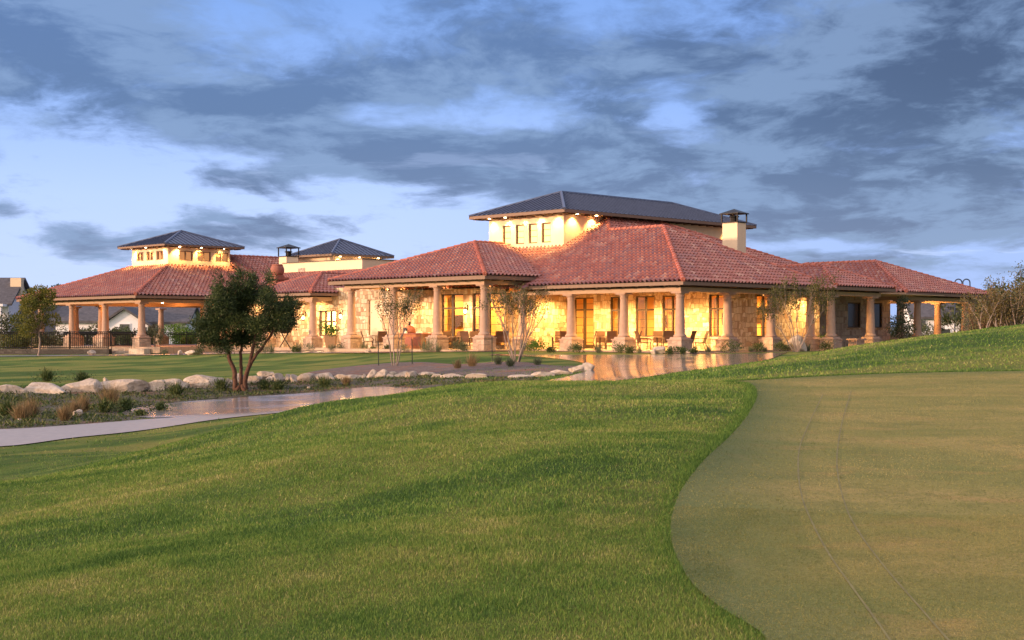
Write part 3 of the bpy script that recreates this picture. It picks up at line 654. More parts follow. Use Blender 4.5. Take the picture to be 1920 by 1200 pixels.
tile_roof('tile_roof', [               # entry wing
    [uvz(-1.83, 29.16, ZE), uvz(-1.83, 36.96, ZE), ea],
    [uvz(-1.83, 29.16, ZE), uvz(10, 29.16, ZE), uvz(10, 33.06, 5.06), ea],
    [uvz(-1.83, 36.96, ZE), uvz(10, 36.96, ZE), uvz(10, 33.06, 5.06), ea],
    [uvz(.2, 31, 3.75), uvz(.2, 43.5, 3.75), uvz(5.85, 43.5, 5.45), uvz(5.85, 31, 5.45)],
    [uvz(5.2, 42.8, 3.5), uvz(22, 42.8, 3.5), uvz(22, 50, 7.05), uvz(5.2, 50, 7.05)],
    [uvz(5.2, 57.2, 3.5), uvz(22, 57.2, 3.5), uvz(22, 50, 7.05), uvz(5.2, 50, 7.05)]],
    [(uvz(-1.83, 29.16, ZE), ea), (uvz(-1.83, 36.96, ZE), ea), (ea, uvz(10, 33.06, 5.06)), (uvz(5.2, 50, 7.05), uvz(22, 50, 7.05))], club)
# eave boards, soffits, rafter tails
fb = MB(); so = MB(); rt = MB()
zt, zb = ZE-.06, ZF
fb.ubox(-1, -.93, -1, 11.2, zb, zt); fb.ubox(-.93, 12.73, -1, -.93, zb, zt); fb.ubox(12.73, 12.8, -1, 3.1, zb, zt); fb.ubox(12.8, 26, 3.1, 3.17, zb, zt)
fb.ubox(11.45, 11.52, -2.1, -1.003, zb, zt); fb.ubox(11.52, 17.88, -2.1, -2.03, zb, zt); fb.ubox(17.88, 17.95, -2.1, 3.0, zb, zt)
fb.ubox(-4.34, -4.27, 10.14, 24.06, ZP-.27, ZP-.06); fb.ubox(-4.27, .3, 10.14, 10.21, ZP-.27, ZP-.06); fb.ubox(-4.27, 4, 23.99, 24.06, ZP-.27, ZP-.06)
fb.ubox(-1.83, -1.76, 29.16, 41.5, zb, zt); fb.ubox(-1.76, 3, 29.16, 29.23, zb, zt)
each(fb, 'fascia', M['fascia'], club)
so.ubox(-.93, 0.2, -.93, 11.2, 3.425, 3.445); so.ubox(.2, 12.7, -.93, .2, 3.425, 3.445); so.ubox(11.5, 17.9, -2.03, -.935, 3.427, 3.447); so.ubox(12.75, 25.9, 3.18, 4.2, 3.425, 3.445)
so.ubox(-4.27, -3.66, 10.21, 23.98, ZP-.245, ZP-.225); so.ubox(-3.66, .4, 10.21, 10.9, ZP-.245, ZP-.225)
so.ubox(-1.76, -.73, 29.23, 41.4, 3.425, 3.445); so.ubox(-.73, .5, 29.23, 29.86, 3.425, 3.445)
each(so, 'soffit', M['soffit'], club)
tails(rt, -1, 12.7, -1, 11.0, 3.36, 3.423, 'A', .95); tails(rt, -1, 12.7, -1, 11, 3.36, 3.423, 'B', .95, 1.1); tails(rt, 11.5, 17.9, -2.1, 0, 3.36, 3.423, 'B', .8, 1.1)
tails(rt, -4.34, 0, 10.2, 24, ZP-.31, ZP-.247, 'A', .75); tails(rt, -4.34, .2, 10.14, 24, ZP-.31, ZP-.247, 'B', .8, 1.1); tails(rt, -1.83, 0, 29.2, 41, 3.36, 3.423, 'A', .8)
each(rt, 'rafter_tail', M['rafter'], club)
# beams on the columns
fz = MB()  # dark boards added above the beams: block the gap, stand in for eave shade
fz.ubox(-.10, .10, -.10, 11.2, 3.331, 3.424); fz.ubox(.10, 12.7, -.10, .10, 3.334, 3.424); fz.ubox(12.2, 17.4, -1.30, -1.10, 3.329, 3.426); fz.ubox(12.2, 12.4, -1.10, -.12, 3.329, 3.426)
fz.ubox(-1.03, -.83, 29.96, 41, 3.331, 3.424); fz.ubox(-.83, .5, 29.96, 30.16, 3.331, 3.424); fz.ubox(17.2, 17.4, -1.1, 4.2, 3.351, 3.424)
each(fz, 'eave_shade_board', M['soffit'], club)
bmM = MB(); CT = 3.10; PT = 3.67
bmM.ubox(-.21, .21, -.21, 11.75, CT, 3.33); bmM.ubox(.21, 12.25, -.21, .21, CT, 3.33)
bmM.ubox(12.14, 12.56, -1.41, -.21, CT, 3.328); bmM.ubox(12.56, 17.4, -1.41, -.99, CT, 3.328)
bmM.ubox(-3.67, -3.25, 10.89, 23.3, PT, PT+.25); bmM.ubox(-3.25, .5, 10.89, 11.31, PT, PT+.25); bmM.ubox(-3.25, .5, 22.88, 23.3, PT, PT+.25)
bmM.ubox(-1.14, -.72, 29.85, 41, CT, 3.33); bmM.ubox(-.72, .5, 29.85, 30.27, CT, 3.33)
each(bmM, 'beam', M['beam'], club)
# ceilings of the porches
ce = MB()
ce.ubox(.21, 6.0, .21, 13.4, 3.335, 3.36); ce.ubox(6.0, 14.5, .21, 1.2, 3.335, 3.36); ce.ubox(12.2, 25.9, -.95, .2, 3.332, 3.35); ce.ubox(14.5, 25.9, .2, 4.2, 3.34, 3.36)
ce.ubox(-3.25, .5, 11.31, 22.88, PT+.255, PT+.28); ce.ubox(-.72, .5, 30.27, 41, 3.335, 3.36)
each(ce, 'porch_ceiling', M['ceiling'], club)
# columns
for s in (0, 3.83, 7.70, 11.5): column(club, 0, s)
for s in (4.10, 8.12, 12.05): column(club, s, 0)
column(club, 12.35, -1.2); column(club, 16.6, -1.2)
for s in (0, 3.9, 7.75, 11.76): column(club, -3.46, 11.1+s, PT, .82)
for s in (0, 5.2): column(club, -.93, 30.06+s)
# walls with openings
WU, WV = 6.0, 1.2
def A_ops(defs, u): return [(on_A(b, u), on_A(a, u), za, zb) for a, b, za, zb in defs]
opsA = A_ops([(1076, 1113, .0, 3.1), (1144, 1172, .72, 3.1), (1191.5, 1227, .72, 3.1), (1241.5, 1278, .72, 3.1), (1329, 1358, .72, 3.1)], WU)
vB0 = on_A(1371, WU)                     # the corner where the wall turns to the right front
opsB = [(on_B(1419.5, vB0), on_B(1438, vB0)+.5, .72, 3.1)]
sw = MB()
wall(sw, 'A', WU, WU+.28, vB0, 13.68, 0, 3.335, opsA)
wall(sw, 'B', vB0, vB0+.28, WU+.28, 14.5, 0, 3.335, opsB)
sw.ubox(14.5, 14.78, vB0, 4.2, 0, 3.34)
opsP = A_ops([(827, 868.5, .0, 3.32), (886, 945, .0, 3.32)], .5)
opsE = [(on_A(629.5, .5), on_A(598.5, .5), .78, 2.45)]
niche = (on_A(716, .5), on_A(691, .5), .82, 3.1)
wall(sw, 'A', .5, .78, 13.4, 41.5, 0, 3.95, opsP+opsE+[niche])
sw.ubox(.78, 6.0, 13.4, 13.68, 0, 3.335)
sw.ubox(.5, 6.0, 41.22, 41.5, 0, 3.4)
sw.build('stone_wall', M['stone'], club)
gw = MB()
opsG = [(on_B(1590, 4.2), on_B(1614, 4.2), 1.3, 2.95), (on_B(1638, 4.2), on_B(1650, 4.2)+.3, 1.3, 2.95)]
wall(gw, 'B', 4.2, 4.5, 14.8, 28.0, -.2, 3.33, opsG); gw.ubox(27.7, 28.0, 4.5, 11.1, -.2, 3.33)
gw.build('stone_wall', M['graystone'], club)
nb = MB(); nb.ubox(.62, .78, niche[0], niche[1], niche[2], niche[3]); nb.build('wall_niche', M['stucco'], club)
ld = MB()                                 # dressed lintels and sills
for a, b, za, zb in opsA+opsP: ld.ubox((WU if (a, b, za, zb) in opsA else .5)-.025, (WU if (a, b, za, zb) in opsA else .5)-.002, a-.15, b+.15, zb, zb+.22)
for a, b, za, zb in opsA:
    if za > .1: ld.ubox(WU-.08, WU-.002, a-.06, b+.06, za-.1, za)
for a, b, za, zb in opsB: ld.ubox(a-.06, b+.06, vB0-.08, vB0-.002, za-.1, za)
for a, b, za, zb in opsG: ld.ubox(a-.1, b+.1, 4.12, 4.198, za-.12, za)
for a, b, za, zb in opsE: ld.ubox(.43, .498, a-.2, b+.2, zb, zb+.24)
each(ld, 'stone_sill', M['stone'], club)
for a, b, za, zb in opsA:
    if za < .1: window(club, 'A', WU, a, b, .02, zb, 2, 2.36, (.95, 1.42, 1.9, 2.72), True, 'door')
    else: window(club, 'A', WU, a, b, za, zb, 2, 2.30, (1.25, 1.75), False)
for a, b, za, zb in opsB: window(club, 'B', vB0, a, b, za, zb, 2, 2.30, (1.25, 1.75))
for a, b, za, zb in opsP: window(club, 'A', .5, a, b, .02, zb, 2, 2.46, (.95, 1.45, 1.95, 2.9), True, 'door')
for a, b, za, zb in opsE: window(club, 'A', .5, a, b, za, zb, 3, 1.72)
for a, b, za, zb in opsG: window(club, 'B', 4.2, a, b, za, zb, 1, None, (), False, 'window', 'darkglass')
# the rooms behind the lit windows
rm = MB()
rm.ubox(11.0, 11.15, vB0+.3, 13.6, 0, 3.3); rm.ubox(WU+.3, 11, 13.52, 13.65, 0, 3.3); rm.ubox(11.15, 14.4, vB0+3.2, vB0+3.3, 0, 3.3)
rm.ubox(WU+.3, 14.4, vB0+.29, 13.5, 3.30, 3.33)
rm.ubox(4.2, 4.35, 13.72, 24, 0, 3.8); rm.ubox(.8, 4.2, 24, 24.1, 0, 3.8); rm.ubox(.8, 4.35, 13.72, 24, 3.8, 3.85)
rm.ubox(3.2, 3.3, 27, 36, 0, 3.3); rm.ubox(.8, 3.2, 36, 36.1, 0, 3.3); rm.ubox(.8, 3.2, 27, 27.1, 0, 3.3); rm.ubox(.8, 3.3, 27.1, 36, 3.0, 3.05)
rm.build('room_wall', M['inwall'], club)
rf = MB(); rf.ubox(WU+.28, 14.4, vB0+.28, 13.5, -.02, .02); rf.ubox(.78, 4.2, 13.7, 24, -.02, .02); rf.ubox(.78, 3.2, 27.1, 36, -.02, .02)
rf.build('room_floor', M['infloor'], club)
cu = MB()
def drape(axis, c, t0, t1, z0, z1):
    n = max(4, int((t1-t0)/.045)); pts = []
    for i in range(n+1):
        t = t0+(t1-t0)*i/n; d = c+.03*math.sin(i*2.1)
        pts.append(uv(d, t) if axis == 'A' else uv(t, d))
    b = [(*p, z0) for p in pts]+[(*p, z1) for p in pts]
    cu.add(b, [(i, i+1, n+2+i, n+1+i) for i in range(n)])
for a, b, za, zb in opsA:
    if za > .1:
        drape('A', WU+.55, a-.1, a+.24*(b-a), za, 2.9); drape('A', WU+.55, b-.24*(b-a), b+.1, za, 2.9)
for a, b, za, zb in opsB: drape('B', vB0+.55, a-.1, a+.4, za, 2.95); drape('B', vB0+.55, b-.3, b+.1, za, 2.95)
for a, b, za, zb in opsP: drape('A', 1.15, a-.1, a+.2*(b-a), .05, 3.2); drape('A', 1.15, b-.2*(b-a), b+.1, .05, 3.2)
each(cu, 'curtain', M['curtain'], club)
pf = MB(); pg = MB()
for v_, w_, z_ in ((2.6, .5, 1.5), (4.6, .9, 1.4), (7.3, .7, 1.5), (9.6, 1.1, 1.3)): pf.ubox(10.93, 10.995, v_, v_+w_, z_, z_+.75)
for v_ in (14, 18.5, 21): pf.ubox(4.13, 4.195, v_, v_+.9, 1.3, 2.1)
for v_ in (3.4, 6.2, 8.6): pg.ubox(8.2, 8.9, v_, v_+1.0, .02, .80)
for v_, h_ in ((14.6, 1.1), (16.4, .8), (18.1, 1.2), (19.6, .8), (21.2, 1.0)): pg.ubox(2.4, 3.0, v_, v_+.7, .02, h_)
each(pf, 'wall_picture', M['darkwood'], club); each(pg, 'cabinet', M['darkwood'], club)
for u_, v_, p_ in ((8.0, 3.2, 1100), (8.0, 6.6, 1100), (8.0, 10, 1100), (9.5, 2.6, 300)): room_lamp(uvz(u_, v_, 3.27), p_, (1, .55, .15))
for v_, p_ in ((15, 560), (18.6, 620), (22, 420)): room_lamp(uvz(2.6, v_, 3.7), p_, (1, .55, .15))
room_lamp(uvz(2.2, 32.6, 2.95), 2200, (1, .76, .42)); room_lamp(uvz(2.2, 30.4, 2.95), 900, (1, .76, .42)); room_lamp(uvz(12.8, vB0+1.8, 3.25), 200, (1, .5, .14))
# porch lamps
for s in (2.4, 5.6, 8.8, 12.0): downlight(club, 3.9, s, 3.335, 560, drop=.7)
for s in (1.6, 5.2, 8.8): downlight(club, 1.9, s, 3.335, 110)
for s in (7.4, 9.3, 11.2, 13.0): downlight(club, s, vB0*.10, 3.335, 330, drop=1.0)
for s in (13.2, 16.9, 20.8): downlight(club, -1.5, s, PT+.255, 280, drop=.8)
downlight(club, -1.2, 22.3, PT+.255, 90)
downlight(club, -.3, 31.2, 3.335, 120, drop=.6); downlight(club, -.3, 34.4, 3.335, 110, drop=.6); downlight(club, -.3, 38, 3.335, 60, drop=.6)
lantern(club, 'A', .5, on_A(573, .5), 2.0, 45); lantern(club, 'A', .5, on_A(643, .5), 2.05, 70)
lantern(club, 'A', .5, on_A(877, .5), 2.25, 55); lantern(club, 'A', WU, on_A(1040, WU), 2.1, 50)
# ---- main clerestory with metal roof
cl = MB(); cops = [(on_A(b_, 4.0), on_A(a_, 4.0), 6.42, 7.62) for a_, b_ in ((942.5, 957.5), (967, 982.5), (991, 1007.5), (1015.5, 1032.5))]
wall(cl, 'A', 4.0, 4.25, 12, 18.4, 5.6, 8.12, cops); cl.ubox(4.25, 21.4, 12, 12.25, 5.6, 8.12); cl.ubox(21.15, 21.4, 12.25, 18.4, 3.5, 8.12); cl.ubox(4.25, 21.15, 18.15, 18.4, 5.6, 8.12)
clo = cl.build('clerestory_wall', M['stucco'], club)
for a, b, za, zb in cops:
    wo = window(club, 'A', 4.0, a, b, za, zb, 1, None, (za+.42, za+.8))
    sh = MB(); sh.ubox(4.145, 4.155, a+.03, b-.03, za, zb); sh.build('window_shade', M['litshade'], wo)
EZ = 8.28
ap, aq = uvz(7.2, 15.2, 9.81), uvz(18.2, 15.2, 9.81)
c00, c10, c11, c01 = uvz(3.1, 11.1, EZ), uvz(22.3, 11.1, EZ), uvz(22.3, 19.3, EZ), uvz(3.1, 19.3, EZ)
seam_roof('metal_roof', [[c01, c00, ap], [c00, c10, aq, ap], [c10, c11, aq], [c11, c01, ap, aq]], [(c00, ap), (c10, aq), (c01, ap), (c11, aq), (ap, aq)], club)
mf = MB(); fascia_rect(mf, None, 3.1, 22.3, 11.1, 19.3, EZ-.02, EZ-.2); each(mf, 'fascia', M['fascia'], club)
ms = MB(); ms.ubox(3.18, 22.2, 11.18, 19.2, 8.125, 8.15); tails(ms, 3.1, 22.3, 11.1, 19.3, 8.03, 8.12, 'A', .9, .8); tails(ms, 3.1, 22.3, 11.1, 19.3, 8.03, 8.12, 'B', .9, .8)
each(ms, 'soffit', M['rafter'], club)
def eave_lamp(parent, u, v, z, du, dv, power, drop=1.2):
    downlight(parent, u, v, z); spot(uvz(u, v, z-.06), uvz(u+du*.40, v+dv*.40, z-drop), power, 105)
for i in range(5): eave_lamp(club, 3.62, 12.45+i*1.38, 8.1, 1, 0, 75)
for u_ in (4.75, 6.5, 20.2): eave_lamp(club, u_, 11.62, 8.1, 0, 1, 75)
# ---- chimney on the right
def chimney(u0, u1, v0, v1, z0, z1, capz, flue=True):
    mb = MB(); mb.ubox(u0, u1, v0, v1, z0, z1); o = mb.build('chimney', M['stucco'], club)
    k = MB(); e_ = .06; k.ubox(u0-.04, u1+.04, v0-.04, v1+.04, z1, z1+.06)
    for a in (u0-e_, u1+e_-.07):
        for b in (v0-e_, v1+e_-.07): k.ubox(a, a+.07, b, b+.07, z1+.06, capz)
    um, vm = (u0+u1)/2, (v0+v1)/2; o4 = [uvz(u0-.14, v0-.14, capz), uvz(u1+.14, v0-.14, capz), uvz(u1+.14, v1+.14, capz), uvz(u0-.14, v1+.14, capz)]
    k.hexa([(p[0], p[1], capz) for p in o4]+[(p[0], p[1], capz+.05) for p in o4])
    k.add([(p[0], p[1], capz+.05) for p in o4]+[uvz(um, vm, capz+.33)], [(0, 1, 4), (1, 2, 4), (2, 3, 4), (3, 0, 4)])
    X, Y = uv(um, vm); k.lathe([(.19, z1+.05), (.19, z1+.34), (.30, z1+.36), (.30, z1+.42), (.16, z1+.46)], (X, Y, 0), 10)
    k.build('chimney_cap', M['iron'], o)
zc = 4.9
u_c = on_B(1382.5, 4.35)
chimney(u_c, u_c+.86, 4.35, 5.45, 4.6, 7.52, 8.05)
# ---- parapet box, second chimney, terracotta pot, small metal roof
pw = MB(); pw.ubox(5.8, 6.05, 33.2, 42.6, 4.6, 6.2); pw.ubox(6.05, 14, 33.2, 33.45, 4.6, 6.2); pw.ubox(6.05, 14, 33.45, 42.6, 5.6, 5.7)
po = pw.build('parapet', M['stucco'], club)
pc = MB(); pc.ubox(5.74, 6.11, 33.14, 42.66, 6.2, 6.25); pc.ubox(6.11, 14, 33.14, 33.51, 6.2, 6.25); pc.build('coping', M['trim_dark'], po)
bl = MB()
for k in range(9):
    a, b = math.pi*k/9, math.pi*(k+1)/9
bl.ubox(5.77, 5.8-.001, on_A(572, 5.8), on_A(559.5, 5.8), 5.42, 5.80); bl.build('louvre', M['graystone'], po)
vq = on_A(536, 6.2)
chimney(6.25, 7.35, vq, vq+.95, 4.6, 6.75, 7.42)
ut = MB(); X, Y = uv(1.9, on_A(520, 1.9))
vt = on_A(520, 1.9)
ut.ubox(1.4, 2.4, vt-.5, vt+.5, 3.8, 4.75); ut.ubox(1.3, 2.5, vt-.6, vt+.6, 4.75, 4.92); ut.ubox(1.55, 2.25, vt-.35, vt+.35, 4.92, 5.08)
uo = ut.build('chimney_pot_base', M['terracotta'], club)
up_ = MB(); up_.lathe([(.34, 5.08), (.40, 5.12), (.49, 5.3), (.50, 5.5), (.44, 5.68), (.38, 5.76), (.40, 5.78), (.40, 5.84), (.30, 5.86)], (X, Y, 0), 22); up_.build('chimney_pot', M['terracotta'], uo, True)
mw = MB(); mw.ubox(9.95, 14.8, 41.8, 46.2, 4.2, 6.88); mw.build('clerestory_wall', M['stucco'], club)
EZ2 = 7.06; m00, m10, m11, m01 = uvz(9.25, 41.1, EZ2), uvz(15.5, 41.1, EZ2), uvz(15.5, 46.9, EZ2), uvz(9.25, 46.9, EZ2); mp = uvz(12.35, 44, 8.40)
seam_roof('metal_roof', [[m01, m00, mp], [m00, m10, mp], [m10, m11, mp], [m11, m01, mp]], [(m00, mp), (m10, mp), (m01, mp)], club)
mf = MB(); fascia_rect(mf, None, 9.25, 15.5, 41.1, 46.9, EZ2-.02, EZ2-.17); mf.ubox(9.33, 15.4, 41.18, 46.8, 6.885, 6.9); each(mf, 'fascia', M['fascia'], club)
for u_ in (10.4, 12.3, 14.2): eave_lamp(club, u_, 41.5, 6.88, 0, 1, 60, 1.0)
# ================================================================== OPEN PAVILION on the left
PX, PY = uv(-5.94, 43.1)
pav = empty('pavilion', (PX, PY, 0), 0, 'open sided pavilion with red tile hip roof and square lit cupola, left end', 'pavilion')
LE = 3.62; a0, b0, a1, b1 = -7.14, 41.9, 12.0, 59.4
k0, k1, j0, j1, kz = -.34, 5.2, 48.7, 53.9, 6.09
tile_roof('tile_roof', [
    [uvz(a0, b0, LE), uvz(a0, b1, LE), uvz(k0, j1, kz), uvz(k0, j0, kz)], [uvz(a0, b0, LE), uvz(a1, b0, LE), uvz(k1, j0, kz), uvz(k0, j0, kz)],
    [uvz(a1, b0, LE), uvz(a1, b1, LE), uvz(k1, j1, kz), uvz(k1, j0, kz)], [uvz(a0, b1, LE), uvz(a1, b1, LE), uvz(k1, j1, kz), uvz(k0, j1, kz)]],
    [(uvz(a0, b0, LE), uvz(k0, j0, kz)), (uvz(a1, b0, LE), uvz(k1, j0, kz)), (uvz(a0, b1, LE), uvz(k0, j1, kz))], pav)
fb = MB(); fascia_rect(fb, None, a0, a1, b0, b1, LE-.06, LE-.24); each(fb, 'fascia', M['fascia'], pav)
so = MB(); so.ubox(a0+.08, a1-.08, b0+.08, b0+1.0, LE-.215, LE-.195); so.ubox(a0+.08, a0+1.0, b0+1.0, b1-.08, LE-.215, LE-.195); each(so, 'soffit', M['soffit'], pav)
rt = MB(); tails(rt, a0, a1, b0, b1, 3.34, 3.40, 'A', .95); tails(rt, a0, a1, b0, b1, 3.33, 3.40, 'B', .95, 1.2); each(rt, 'rafter_tail', M['rafter'], pav)
be = MB(); be.ubox(-6.15, -5.73, 42.9, 58.6, CT, 3.33); be.ubox(-5.73, 11, 42.9, 43.3, CT, 3.33); be.ubox(-5.73, 11, 55.3, 55.7, CT-.05, 3.33); be.ubox(3.0, 3.4, 43.3, 55.3, CT-.05, 3.332)
each(be, 'beam', M['beam'], pav)
fz = MB(); fz.ubox(-6.04, -5.84, 43.0, 58.6, 3.331, LE-.22); fz.ubox(-5.84, 11, 43.0, 43.2, 3.331, LE-.22); each(fz, 'eave_shade_board', M['soffit'], pav)
ce = MB(); ce.ubox(-5.73, 11, 43.3, 58.4, 3.335, 3.36); each(ce, 'porch_ceiling', M['ceiling'], pav)
for s in (0, 4.97, 9.82, 14.7): column(pav, -5.94, 43.1+s, CT, .78, 0, -.62)
for s in (5.3, 10.6): column(pav, -5.94+s, 43.1, CT, .78, 0, -.62)
def col_px(px, Y):
    X = ray(px)*Y; du, dv = X-CX, Y-CY; return S7*(du+dv), S7*(dv-du)
for px_, Y_ in ((302, 124), (190, 111.5), (142, 116.5)): column(pav, *col_px(px_, Y_), CT-.05, .78, 0, -.62)
iw = MB(); iw.ubox(5.9, 6.2, 44.5, 54, 0, 3.33); iw.build('stone_wall', M['stone'], pav)
kw = MB()
ca = [(j0+.65+i*1.42, j0+.65+i*1.42+1.02, 6.52, 7.22) for i in range(3)]; cb = [(k0+.95+i*1.62, k0+.95+i*1.62+1.22, 6.48, 7.22) for i in range(3)]
wall(kw, 'A', k0, k0+.25, j0, j1, 5.9, 7.52, ca); wall(kw, 'B', j0, j0+.25, k0+.25, k1, 5.9, 7.52, cb); kw.ubox(k1-.25, k1, j0+.25, j1, 5.9, 7.52); kw.ubox(k0+.25, k1-.25, j1-.25, j1, 5.9, 7.52)
ko = kw.build('cupola_wall', M['stucco'], pav)
for a, b, za, zb in ca:
    wo = window(pav, 'A', k0, a, b, za, zb, 2, fr='fascia'); sh = MB(); sh.ubox(k0+.2, k0+.21, a+.03, b-.03, za, zb); sh.build('window_shade', M['dimshade'], wo)
for a, b, za, zb in cb:
    wo = window(pav, 'B', j0, a, b, za, zb, 2, fr='fascia'); sh = MB(); sh.ubox(a+.03, b-.03, j0+.2, j0+.21, za, zb); sh.build('window_shade', M['dimshade'], wo)
CZ = 7.66; p00, p10, p11, p01 = uvz(k0-.8, j0-.8, CZ), uvz(k1+.8, j0-.8, CZ), uvz(k1+.8, j1+.8, CZ), uvz(k0-.8, j1+.8, CZ); pp = uvz((k0+k1)/2, (j0+j1)/2, 8.93)
seam_roof('metal_roof', [[p01, p00, pp], [p00, p10, pp], [p10, p11, pp], [p11, p01, pp]], [(p00, pp), (p10, pp), (p01, pp)], pav)
mf = MB(); fascia_rect(mf, None, k0-.8, k1+.8, j0-.8, j1+.8, CZ-.02, CZ-.15); mf.ubox(k0-.73, k1+.73, j0-.73, j1+.73, 7.525, 7.54); each(mf, 'fascia', M['fascia'], pav)
ms = MB(); tails(ms, k0-.8, k1+.8, j0-.8, j1+.8, 7.44, 7.52, 'A', .8, .8); tails(ms, k0-.8, k1+.8, j0-.8, j1+.8, 7.44, 7.52, 'B', .8, .8); each(ms, 'rafter_tail', M['rafter'], pav)
for i in range(3): eave_lamp(pav, k0-.4, j0+.55+i*2.0, 7.50, 1, 0, 80, 1.0); eave_lamp(pav, k0+.75+i*1.95, j0-.4, 7.50, 0, 1, 80, 1.0)
for u_, v_ in ((-3, 46), (-3, 52), (1.5, 46.5), (1.5, 52.5), (5.0, 46)): downlight(pav, u_, v_, 3.335); lamp(uvz(u_, v_, 2.95), 130, .15, (1, .36, .09))
# ================================================================== PORTE COCHERE on the right
KX, KY = uv(25.5, 2.0)
pc_ = empty('porte_cochere', (KX, KY, 0), 0, 'open drive-under porch with red tile hip roof at right end', 'porch')
g0, g1, h0 = 24.5, 36.1, .98
g2 = uvz(30.1, 6.58, 5.94)
tile_roof('tile_roof', [
    [uvz(g0, h0, ZE), uvz(g0, 14.5, ZE), uvz(30.1, 14.5, 5.94), g2], [uvz(g0, h0, ZE), uvz(g1, h0, ZE), g2],
    [uvz(g1, h0, ZE), uvz(g1, 14.5, ZE), uvz(30.1, 14.5, 5.94), g2]],
    [(uvz(g0, h0, ZE), g2), (uvz(g1, h0, ZE), g2), (g2, uvz(30.1, 12.5, 5.94))], pc_)
fb = MB(); fascia_rect(fb, None, g0, g1, h0, 14.5, ZE-.06, ZF, 'ABC'); each(fb, 'fascia', M['fascia'], pc_)
so = MB(); so.ubox(g0+.08, g1-.08, h0+.08, h0+.82, 3.425, 3.445); so.ubox(g0+.08, g0+.82, h0+.82, 14, 3.425, 3.445); each(so, 'soffit', M['soffit'], pc_)
rt = MB(); tails(rt, g0, g1, h0, 14, 3.36, 3.423, 'B', .8, 1.1); each(rt, 'rafter_tail', M['rafter'], pc_)
be = MB(); be.ubox(25.3, 25.7, 1.8, 13.5, CT, 3.33); be.ubox(25.7, 34.9, 1.8, 2.2, CT, 3.33); be.ubox(34.9, 35.3, 1.8, 13.5, CT, 3.33); be.ubox(25.7, 34.9, 11.2, 11.6, CT, 3.33); each(be, 'beam', M['beam'], pc_)
fz = MB(); fz.ubox(25.4, 25.6, 1.9, 13.4, 3.331, 3.424); fz.ubox(25.6, 35, 1.9, 2.1, 3.331, 3.424); each(fz, 'eave_shade_board', M['soffit'], pc_)
ce = MB(); ce.ubox(25.7, 34.9, 2.2, 11.2, 3.335, 3.36); each(ce, 'porch_ceiling', M['ceiling'], pc_)
for u_, v_ in ((25.5, 2.0), (27.7, 2.0), (34.2, 2.0), (35.1, 2.0), (25.5, 4.6), (35.1, 4.6), (35.1, 11.4)): column(pc_, u_, v_)
for u_, v_ in ((28.2, 4.6), (31.5, 5.2), (33.5, 5)): downlight(pc_, u_, v_, 3.335); lamp(uvz(u_, v_, 2.9), 170, .15, (1, .50, .15))
# ------------------------------------------------------------------ paved terraces
pt = MB()
for u0, u1, v0, v1 in ((-.95, 6.0, -.75, 10.2), (6.0, 14.5, -.75, vB0), (11.6, 18, -2.0, -.75), (14.5, 25, vB0, 4.2), (18, 25, -.75, vB0), (25, 36, 1.2, 14.5), (-4.3, .5, 10.2, 24.5), (.5, 6.0, 10.2, 13.4), (-2.1, .5, 24.5, 41.5), (-6.7, 12, 41.5, 59)):
    pt.ubox(u0, u1, v0, v1, -.42, 0)
pt.ubox(-6.7, -2.1, 39.5, 41.5, -.42, 0)
struct(pt, 'patio', M['patio'])
# ------------------------------------------------------------------ ground, paths, beds
def vnoise(X, Y, seed):
    g = np.random.default_rng(seed).random((64, 64)); xi = np.floor(X).astype(int); yi = np.floor(Y).astype(int); fx = X-xi; fy = Y-yi
    fx = fx*fx*(3-2*fx); fy = fy*fy*(3-2*fy); f = lambda a, b: g[(xi+a) % 64, (yi+b) % 64]
    return f(0, 0)*(1-fx)*(1-fy)+f(1, 0)*fx*(1-fy)+f(0, 1)*(1-fx)*fy+f(1, 1)*fx*fy
def turf(X, Y):                          # low-sun streaks along the mound painted into the tint, over random patches
    a = (X*.79+Y*.61); b = (-X*.61+Y*.79)
    n = .42*vnoise(a*.16, b*.55, 1)+.28*vnoise(a*.42, b*1.3, 2)+.18*vnoise(a*1.1, b*2.4, 3)+.12*vnoise(a*3, b*4, 4)
    return np.clip((n-.5)*2.3+.5, 0, 1)
def axis(a, fine0, fine1, step, far):
    xs = list(np.arange(fine0, fine1+1e-6, step)); d = step; x = fine1
    while x < far: d *= 1.22; x += d; xs.append(x)
    d = step; x = fine0
    while x > -a: d *= 1.22; x -= d; xs.insert(0, x)
    return np.array(xs)
gxs = axis(1500, -26, 30, .5, 1500); gys = axis(40, 3, 66, .45, 2600)
GX, GY = np.meshgrid(gxs, gys); GZ = tz(GX, np.maximum(GY, 3))
nx, ny = len(gxs), len(gys); V = np.stack([GX.ravel(), GY.ravel(), GZ.ravel()], 1)
I, J = np.meshgrid(np.arange(nx-1), np.arange(ny-1)); b_ = (J*nx+I).ravel()
F = np.stack([b_, b_+1, b_+1+nx, b_+nx], 1)
go = mesh_obj(fast_mesh('ground', V, F, M['lawn'], turf(V[:, 0], V[:, 1]), smooth=True), 'ground', None); go['kind'] = 'structure'
def spline(pts, n=10):
    P_ = [Vector(p) for p in pts]; out_ = []
    for i in range(len(P_)-1):
        p0, p1, p2, p3 = P_[max(i-1, 0)], P_[i], P_[i+1], P_[min(i+2, len(P_)-1)]
        for k in range(n):
            t = k/n; out_.append(.5*((2*p1)+(p2-p0)*t+(2*p0-5*p1+4*p2-p3)*t*t+(3*p1-p0-3*p2+p3)*t**3))
    out_.append(P_[-1]); return out_
